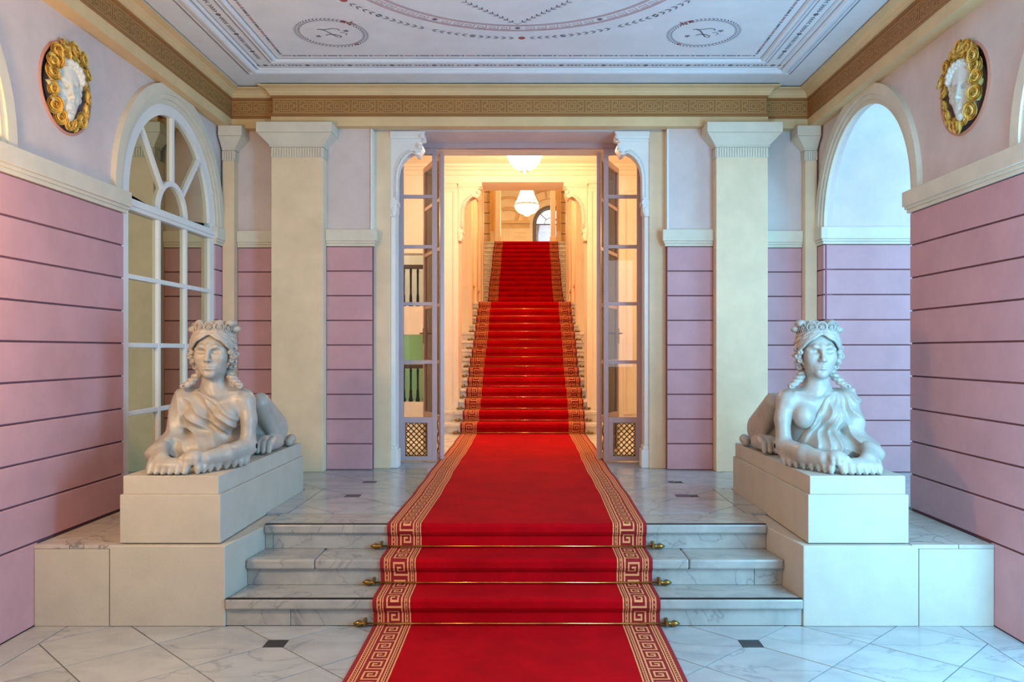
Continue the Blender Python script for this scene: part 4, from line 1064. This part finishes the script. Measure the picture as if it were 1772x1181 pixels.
def head_field(f, T, k=1.0, nk=True):
    """classical face; T maps head coordinates (face towards -y) to field coordinates, k is the scale"""
    c = lambda p: T(p)
    def ell(p, r, kk=.02, op='+'): f.ell(c(p), tuple(q*k for q in r), kk*k, op, HR[0])
    def cap(a, b, ra, rb=None, kk=.012, op='+'): f.cap(c(a), c(b), ra*k, (ra if rb is None else rb)*k, kk*k, op)
    ell((0, .03, .05), (.112, .138, .128), .02)
    ell((0, -.03, -.02), (.095, .096, .13), .04)
    ell((0, -.045, -.090), (.077, .080, .060), .035)
    ell((0, -.106, -.134), (.036, .028, .026), .03)
    for s in (-1, 1):
        ell((s*.056, -.078, -.028), (.040, .044, .046), .03)
        ell((s*.043, -.136, .014), (.034, .037, .0200), .012, '-')
        cap((s*.012, -.124, .030), (s*.046, -.120, .042), .006, .0075, .02); cap((s*.046, -.120, .042), (s*.086, -.086, .026), .0075, .006, .02)
        ell((s*.042, -.0855, .011), (.026, .025, .0155), .003)
        P = [(s*(.0425+.027*math.cos(a)), -.1115+.012*abs(math.cos(a)), .014+.0125*math.sin(a)) for a in np.linspace(0, PI, 7)]
        for i in range(6): cap(P[i], P[i+1], .0062, .0062, .002)
        P = [(s*(.0425+.026*math.cos(a)), -.1085+.012*abs(math.cos(a)), .009-.0115*math.sin(a)) for a in np.linspace(0, PI, 7)]
        for i in range(6): cap(P[i], P[i+1], .0046, .0046, .002)
    cap((0, -.118, .045), (0, -.134, .010), .0125, .0115, .018); cap((0, -.134, .010), (0, -.156, -.036), .0115, .0135, .012)
    ell((0, -.157, -.043), (.0155, .015, .013), .010)
    for s in (-1, 1):
        ell((s*.0165, -.141, -.046), (.0105, .014, .0105), .008); ell((s*.0085, -.148, -.058), (.005, .006, .005), .004, '-')
    ell((0, -.112, -.085), (.040, .028, .030), .02)
    for s in (-1, 1):
        cap((0, -.1365, -.0785), (s*.038, -.116, -.086), .0075, .004, .010); cap((0, -.134, -.0985), (s*.033, -.117, -.092), .0090, .0045, .010)
        cap((0, -.1455, -.0885), (s*.039, -.121, -.0885), .0030, .0026, .003, '-')
    cap((0, -.146, -.060), (0, -.142, -.072), .003, .003, .006, '-')
    ell((0, -.135, -.114), (.022, .008, .005), .012, '-')
HR = [None]
def rotz(a): return ((math.cos(a), -math.sin(a), 0), (math.sin(a), math.cos(a), 0), (0, 0, 1))
def hair_noise(x, y, z): return .004*np.sin(x*90+3*np.sin(z*60))*np.sin(z*110+y*40)

HC = (.058, .535, .758); HYAW = .13; HS = 1.07
def head_T(p):
    c, s = math.cos(HYAW), math.sin(HYAW)
    p = [q*HS for q in p]
    return (HC[0]+p[0]*c-p[1]*s, HC[1]+p[0]*s+p[1]*c, HC[2]+p[2])
def sphinx_body():
    f = Field((-.36, -.02, -.004), (.36, 1.86, .99), .0052)
    # torso, shoulders, neck
    f.ell((.0, .66, .30), (.205, .155, .22), .03); f.ell((.0, .74, .13), (.235, .24, .17), .06)
    f.cap((-.205, .60, .415), (.225, .60, .425), .092, .090, .05)
    f.cap((.04, .62, .44), (.057, .575, .50), .115, .092, .06); f.cap((.052, .585, .49), (.06, .555, .66), .083, .074, .04)
    for x, z in ((-.10, .315), (.135, .325)): f.ell((x, .512, z), (.088, .078, .084), .045)
    for s in (-1, 1): f.cap((.03+s*.02, .50, .475), (.03+s*.17, .535, .487), .012, .012, .02)
    for s in (-1, 1): f.cap((.055+s*.05, .54, .60), (.045+s*.015, .49, .47), .016, .012, .02)
    # right (inner) arm turning into a lion foreleg
    f.cap((.262, .59, .415), (.292, .565, .30), .072, .060, .03); f.cap((.292, .565, .30), (.295, .53, .13), .060, .058, .03)
    f.cap((.295, .53, .115), (.23, .30, .095), .066, .060, .03); f.cap((.23, .30, .095), (.155, .15, .085), .060, .046, .03)
    f.ell((.085, .115, .098), (.066, .068, .048), .02)
    for i in range(4):
        x = .035+.031*i; y0 = .075+.012*abs(i-1.5)
        f.chain([(x, y0+.03, .112), (x-.004, y0-.018, .094), (x-.006, y0-.022, .066)], [.020, .020, .017], .006)
    for i in range(8):
        t = i/7+.03*math.sin(i*5.3); x = .31-.19*t; y = .44-.37*t; f.chain([(x, y+.03, .062), (x+.006, y+.006, .03), (x+.008, y-.004, .006)], [.030, .021, .012], .02)
    # left (outer) foreleg lying across the front with a broad paw
    f.cap((-.245, .59, .415), (-.265, .50, .17), .085, .075, .03)
    f.cap((-.262, .47, .125), (-.235, .27, .105), .072, .070, .03); f.cap((-.235, .27, .105), (-.135, .13, .075), .066, .055, .03)
    f.ell((-.06, .095, .05), (.12, .07, .048), .03)
    for i in range(6):
        x = -.165+.046*i; y0 = .055-.010*math.sin(PI*i/5)
        f.chain([(x, y0+.06, .064), (x-.004, y0+.012, .046), (x-.005, y0-.008, .018)], [.030, .029, .023], .009)
        f.ell((x-.006, y0-.026, .009), (.009, .014, .008), .005)
    for i in range(8):
        t = i/7; x = -.315+.12*t; y = .46-.36*t; f.chain([(x, y+.03, .062), (x-.004, y-.002, .03), (x-.004, y-.010, .006)], [.030, .020, .013], .012)
    # lion trunk, haunches, hind paws, tail
    f.cap((0, .80, .18), (0, 1.42, .13), .18, .13, .05)
    for s in (-1, 1):
        f.cap((s*.185, 1.13, .385), (s*.165, 1.42, .17), .070, .135, .02); f.ell((s*.15, 1.44, .12), (.13, .19, .14), .04)
        f.cap((s*.185, 1.11, .37), (s*.225, 1.35, .07), .058, .044, .012)
        f.cap((s*.235, 1.36, .055), (s*.225, 1.10, .070), .056, .066, .012)
        for i in range(4):
            x = s*.225+(i-1.5)*.041; f.chain([(x, 1.11, .100), (x, 1.03, .075), (x, 1.005, .025)], [.030, .029, .020], .005)
    f.chain([(.05, 1.72, .10), (.16, 1.74, .04), (.25, 1.66, .035), (.285, 1.52, .035), (.275, 1.62, .05)], [.045, .034, .030, .030, .040], .01)
    HR[0] = rotz(HYAW); head_field(f, head_T, HS); HR[0] = None
    return f.mesh()
def sphinx_drape(var):
    f = Field((-.36, .26, .03), (.34, .98, .56), .0062)
    f.ell((.0, .66, .30), (.222, .172, .237), .03); f.ell((.0, .74, .13), (.252, .258, .19), .06)
    f.cap((-.205, .60, .415), (.20, .60, .42), .108, .100, .05)
    f.cap((.03, .62, .44), (.045, .585, .49), .128, .110, .06)
    for x, z in ((-.10, .315), (.13, .325)): f.ell((x, .512, z), (.100, .090, .098), .04)
    f.cap((-.245, .59, .415), (-.268, .50, .17), .104, .094, .03); f.cap((-.268, .49, .15), (-.25, .36, .12), .090, .080, .03); f.ell((-.05, .50, .10), (.20, .17, .12), .06)
    X, Y, Z = np.meshgrid(*f.ax, indexing='ij')
    sx, sz = (-.20, .50) if var == 0 else (-.13, .52)
    dx, dz = X-sx, Z-sz; r = np.sqrt(dx*dx+dz*dz); a = np.arctan2(dz, dx)
    if var == 0:
        e_ = (.548-.66*(X+.113))-Z; al = (X+.113)*.83-(Z-.548)*.55      # below the hem, along the hem
        ph = e_*(32+22*al)+1.3*np.sin(al*7+1)+.6*np.sin(al*17+e_*12)
        fold = .019*np.clip(e_*14, 0, 1)*(1-np.abs(np.sin(ph)))**1.1-.006
        fold += .007*np.sin(e_*70-al*16)*np.clip(al*3-.2, 0, 1)*np.clip(e_*6-.5, 0, 1)
        arm = np.clip((-.17-X)*14, 0, 1); fold = fold*(1-arm)+arm*(.010*(1-np.abs(np.sin(X*34+Z*9+Y*10)))-.004)
    else:
        ph = a*6.5+1.5*np.sin(r*13+Y*4)+.6*np.sin(r*31)
        fold = .024*np.clip(r*6, .3, 1)*(1-np.abs(np.sin(ph)))**1.1-.008
        e_ = (.535-1.46*(X+.088)-Z)/1.77; al = (X+.088)*.565-(Z-.535)*.825
        ph = e_*(52+16*al)+1.5*np.sin(al*8+2)+.9*np.sin(al*19+e_*17)
        f2 = .021*np.clip(e_*12, 0, 1)*(1-np.abs(np.sin(ph)))**1.2-.006
        w_ = np.clip((X+.16)*9, 0, 1); fold = fold*(1-w_)+f2*w_
    d = f.d-fold
    edge = Z-(.548-.66*(X+.113)) if var == 0 else Z-(.535-1.46*(X+.088))
    hem = edge/(1.2 if var == 0 else 1.77); d = d-.008*np.exp(-((hem+.018)/.012)**2)
    d = np.maximum(d, hem); d = np.maximum(d, X-.262 if var == 0 else X-.215); d = np.maximum(d, Y-.90); d = np.maximum(d, .06-Z)
    f.d = d.astype(np.float32); return f.mesh(2)
def on_skull(az, el, k=1.0):
    d = (math.sin(az)*math.cos(el), -math.cos(az)*math.cos(el), math.sin(el))
    return (d[0]*.118*k, .018+d[1]*.150*k, .035+d[2]*.142*k)
def sphinx_hair():
    f = Field((-.24, .30, .44), (.34, .80, 1.02), .0042)
    HR[0] = rotz(HYAW)
    f.ell(head_T((0, .062, .062)), (.136, .136, .136), .02, '+', HR[0])
    f.ell(head_T((0, -.10, .0)), (.10, .11, .12), .02, '-', HR[0])
    f.ell(head_T((0, .20, .03)), (.075, .07, .075), .03, '+', HR[0])     # bun
    for s in (-1, 1):
        for j in range(8):
            P = []
            for i in range(12):
                t = i/11; az = s*t*1.7; el = math.radians(35+5.5*j)+math.radians(-66+4.5*j)*t**1.3
                w = .006*math.sin(t*20+j*1.7); p = on_skull(az, el+w*3, 1.055+.07*min(1, 2*t)+.012*min(j, 3)+1.6*w); P.append(head_T(p))
            f.chain(P, [.009]+[.0112]*9+[.011, .010], .002)
        # clustered locks by the ears
        for i, (x, y, z, r) in enumerate(((.112, -.050, .004, .020), (.124, -.030, -.022, .025), (.110, -.030, -.050, .020), (.128, .006, -.012, .027), (.116, .010, -.058, .025), (.122, -.010, .028, .026), (.104, .03, -.09, .026))):
            f.ell(head_T((s*(x+.006), y, z)), (r*1.12, r*1.1, r*.9), .006); f.ell(head_T((s*(x+.014), y-r*.8, z)), (r*.35, r*.5, r*.35), .004, '-')
        # ringlets down to the shoulder
        P0 = [(.085, .05, -.11), (.100, .02, -.14), (.125, -.01, -.168), (.150, -.03, -.192), (.178, -.05, -.214)] if s > 0 else [(-.085, .05, -.10), (-.100, .03, -.14), (-.122, .0, -.170), (-.145, -.02, -.196), (-.168, -.035, -.212)]
        HX = []
        for q in range(37):
            t = q/36*(len(P0)-1); i = min(len(P0)-2, int(t)); t -= i
            p = [P0[i][m]+(P0[i+1][m]-P0[i][m])*t for m in range(3)]; ang = s*q*.78; rr = .021*(1-.35*abs(q-16)/20)
            p[0] += rr*math.cos(ang); p[1] += rr*math.sin(ang); HX.append(head_T(p))
        f.chain(HX, .0160, .003)
        f.chain([head_T(p) for p in P0], .018, .004)
        e = P0[-1]; f.ell(head_T((e[0], e[1]-.024, e[2])), (.009, .02, .009), .004, '-')
    # loose curls on the crown behind the diadem
    for i in range(13):
        az = math.radians(-150+300*i/12); z = .178+.014*math.sin(i*2.1)
        c = (math.sin(az)*.108, .055-math.cos(az)*.085, z); f.ell(head_T(c), (.030, .030, .026), .006, '+')
        f.ell(head_T((c[0]*1.16, c[1]-.026, c[2]+.012)), (.008, .012, .008), .004, '-')
    for x, y, z in ((.06, .04, .185), (-.06, .05, .18), (0, .07, .19), (.03, .10, .18), (.11, -.02, .19), (.135, .02, .155), (-.13, .03, .15)): f.ell(head_T((x, y, z)), (.034, .034, .026), .008)
    HR[0] = None
    return f.mesh()
def slim(V):
    """narrow the bust towards the inner arm, leaving head, paws and haunches"""
    V = np.array(V); sm = lambda t: np.clip(t, 0, 1)**2*(3-2*np.clip(t, 0, 1))
    k = (.05+.11*sm((V[:, 2]-.10)/.14))*(1-sm((V[:, 2]-.44)/.08)*(1-sm((np.abs(V[:, 0]-.06)-.10)/.06)))*(1-sm((V[:, 2]-.56)/.03))*(1-sm((V[:, 1]-.80)/.25))
    V[:, 0] = .30+(V[:, 0]-.30)*(1-k); return V
VB, FB = sphinx_body(); VB = slim(VB)
VH, FH = sphinx_hair(); DR = [(slim(v), q) for v, q in (sphinx_drape(0), sphinx_drape(1))]
def palmette(mb, R, tilt):
    """openwork round palmette in its own plane (x right, z up, -y outwards)"""
    mb.torus((0, 0, 0), R*.86, R*.13, (1, 0, 0), (0, 0, 1), 16, 5)
    for i in range(7):
        a = PI/2+(i-3)*.52; L = R*(.78-.05*abs(i-3))
        p = [(0, 0, -R*.45), (math.cos(a)*L*.5, -.004, -R*.35+math.sin(a)*L*.55), (math.cos(a)*L*.86, -.002, -R*.28+math.sin(a)*L)]
        mb.tube(p, [R*.05, R*.10, R*.06], 5)
    mb.ball((0, -.004, -R*.5), R*.16, 8, 5)
for s, side in ((-1, 'left'), (1, 'right')):
    PZ = (s*2.135, 5.0, .925)
    put = lambda V, s=s: np.stack([(np.asarray(V)[:, 0]-s*0)*(-s)*1.0*(1 if True else 1)+s*2.135, np.asarray(V)[:, 1]+5.0, np.asarray(V)[:, 2]+.9245], 1)
    fl_ = (lambda F: F) if s < 0 else (lambda F: F[:, ::-1])
    t = thing('sphinx_statue', (s*2.135, 5.9, .921), 'pale marble sphinx with diadem and draped %s shoulder, reclining on the %s pedestal' % (side, side), 'statue')
    mesh_obj('body', put(VB), fl_(FB), M['marble_statue'], t)
    V, F = DR[0 if s < 0 else 1]; mesh_obj('drapery', put(V), fl_(F), M['marble_statue'], t)
    mesh_obj('hair', put(VH), fl_(FH), M['marble_statue'], t)
    pt = lambda p, s=s: tuple(put(np.array([head_T(p)]))[0])
    mb = MB(); n = 30
    rim = lambda az, r, z: (math.sin(az)*.127*r, .035-math.cos(az)*.138*r, z)
    for z, rr in ((.128, .006), (.137, .004)): mb.tube([pt(rim(math.radians(-100+200*i/n), 1, z+.02*(abs(i-n/2)/(n/2))**2*-1)) for i in range(n+1)], rr, 6)
    d = mb.build('diadem', M['marble_statue'], t, smooth=True)
    for i in range(7):
        az = math.radians(-81+27*i); R = .034*(1-.12*(abs(i-3)/3)**2)
        mb = MB(); palmette(mb, R, 0)
        ca, sa = math.cos(az), math.sin(az)
        def pl(x, y, z, ca=ca, sa=sa, az=az, R=R):
            y2 = y-.10*z                       # leaning slightly outwards
            c = rim(az, 1.02, .168-.02*(az/1.5)**2)
            return pt((c[0]+x*ca-y2*sa*-1*-1, c[1]+x*sa+y2*ca, c[2]+z))
        mb.xf(pl).build('palmette', M['marble_statue'], d, smooth=True)
# ================================================================== WALL MASKS IN ROUND NICHES
def rose_mesh(R):
    mb = MB()
    for layer, (r, h, n, mouth) in enumerate(((1.0, .95, 5, .62), (.80, 1.05, 4, .52), (.56, 1.08, 3, .42), (.30, 1.0, 2, .25))):
        for i in range(n):
            a0 = 2*PI*(i+.45*layer)/n; nu, nv = 6, 5; vs = []; fs = []
            for j in range(nv+1):
                for k in range(nu+1):
                    u = (k/nu-.5); v = j/nv
                    a = a0+u*2*PI/n*1.30
                    prof_ = math.sin(PI*(.14+.56*v)); tip = max(0, v-.78)*1.2*(1 if layer < 2 else 0)
                    rr = R*r*(prof_*(.92+.10*math.cos(u*PI))+tip)
                    z = R*h*(.02+1.15*v-.25*v*v)*(1-.30*(2*u)**2*v)*.95
                    vs.append((rr*math.cos(a), rr*math.sin(a), z))
            for j in range(nv):
                for k in range(nu): fs.append((j*(nu+1)+k, j*(nu+1)+k+1, (j+1)*(nu+1)+k+1, (j+1)*(nu+1)+k))
            mb.add(vs, fs)
    return mb
def leaf_mesh(L):
    vs = []; fs = []
    for j in range(7):
        t = j/6; w = L*.36*math.sin(PI*min(1, t*.9+.08))
        for k in (-1, 0, 1): vs.append((L*t, k*w, L*.25*math.sin(t*PI)-.12*L*abs(k)*1.0+L*.1*t))
    for j in range(6):
        for k in range(2): fs.append((j*3+k, j*3+k+1, j*3+k+4, j*3+k+3))
    return MB().add(vs, fs)
def mask_field():
    f = Field((-.22, -.26, -.27), (.22, .12, .25), .005); k = 1.22
    T = lambda p: (p[0]*k, p[1]*k*.86+.03, p[2]*k*1.06-.015)
    HR[0] = None; head_field(f, T, k)
    f.ell((0, -.045, .095), (.118, .062, .095), .03)
    for i in range(9):                                             # white forehead curls
        a = math.radians(-85+170*i/8); x, z = .130*math.sin(a), .060+.098*math.cos(a)
        f.ell((x, -.072-.028*math.cos(a), z), (.036, .036, .030), .006)
        f.ell((x*.9, -.110-.028*math.cos(a), z-.010), (.012, .016, .012), .004, '-')
    for s in (-1, 1):
        for j in range(3): f.ell((s*(.135-.006*j), -.04, .03-.042*j), (.024, .034, .027), .007); f.ell((s*(.14-.006*j), -.08, .03-.042*j), (.008, .012, .008), .004, '-')
    f.d = np.maximum(f.d, np.broadcast_to(f.ax[1][None, :, None]-.06, f.d.shape)).astype(np.float32)
    return f.mesh()
VM, FM = mask_field()
for s, side in ((-1, 'left'), (1, 'right')):
    cy, cz = MED
    # local (x across, y = into wall, z up) -> world; the face looks out of the wall
    wf = lambda x, y, z, s=s: (s*(WX+.035+y*.8), cy-s*x, cz+z)
    def ff(x, y, z, s=s, c_=math.cos(.38), q_=math.sin(.38)):      # the face itself turns a little towards the entrance
        x, y = x*.84, y*1.0
        return wf(c_*x+s*-q_*y*-1*-1, s*q_*x*1+c_*y, z)
    t = thing('mask_medallion', (s*(WX+.012), cy, cz), 'round niche on the %s wall with a white face mask wreathed in yellow roses' % side, 'relief')
    mb = MB().lathe([(MR+.002, 0), (MR-.01, .06), (MR-.07, .115), (MR-.16, .14), (.001, .15)], (0, 0, 0), 40, 'x')
    mb.f = mb.f[:-2]
    mb.xf(lambda x, y, z, s=s: (s*(WX+.012+x), cy+y, cz+z)).build('niche', M['niche'], t, smooth=True)
    MB().torus((s*(WX+.010), cy, cz), MR, .011, (0, 1, 0), (0, 0, 1), 48, 8).build('niche_rim', M['rim'], t, smooth=True)
    V = np.array([ff(*v) for v in VM.tolist()]); det = 1 if s > 0 else -1
    mesh_obj('face_mask', V, FM if s < 0 else FM, M['mask_white'], t)
    rnd = random.Random(11 if s < 0 else 5)
    for i in range(15):
        a = PI/2+2*PI*(i+.3)/15; top = math.sin(a) > .2
        for q in range(2 if top else 1):
            rad = .205+.012*rnd.random()+(.0 if q == 0 else -.055*0+.035); R = (.060 if top else .052)*(.9+.25*rnd.random())*(1 if q == 0 else .75)
            x, z = rad*math.cos(a+q*.2)*(.92), rad*math.sin(a+q*.2)*1.08
            nrm_ = Vector((math.cos(a)*.35+rnd.uniform(-.25, .25), -1, math.sin(a)*.30+rnd.uniform(-.3, .3))).normalized()
            rot = nrm_.to_track_quat('Z', 'Y').to_matrix() @ Matrix.Rotation(rnd.random()*6, 3, 'Z'); o_ = Vector((x, -.03-.02*rnd.random()-(.02 if q else 0), z))
            mb = rose_mesh(R).xf(lambda px, py, pz: wf(*(rot @ Vector((px, py, pz))+o_)))
            mb.build('rose', M['rose_yellow'], t, smooth=True)
            rot2 = Vector((math.cos(a+1.2), -.7, math.sin(a+1.2))).normalized().to_track_quat('X', 'Z').to_matrix(); o2 = Vector((rad*.98*math.cos(a+.22), -.035, rad*1.03*math.sin(a+.22)))
            if q == 0: leaf_mesh(.062).xf(lambda px, py, pz: wf(*(rot2 @ Vector((px, py, pz))+o2))).build('leaf', M['leaf_pale'], t, smooth=True)
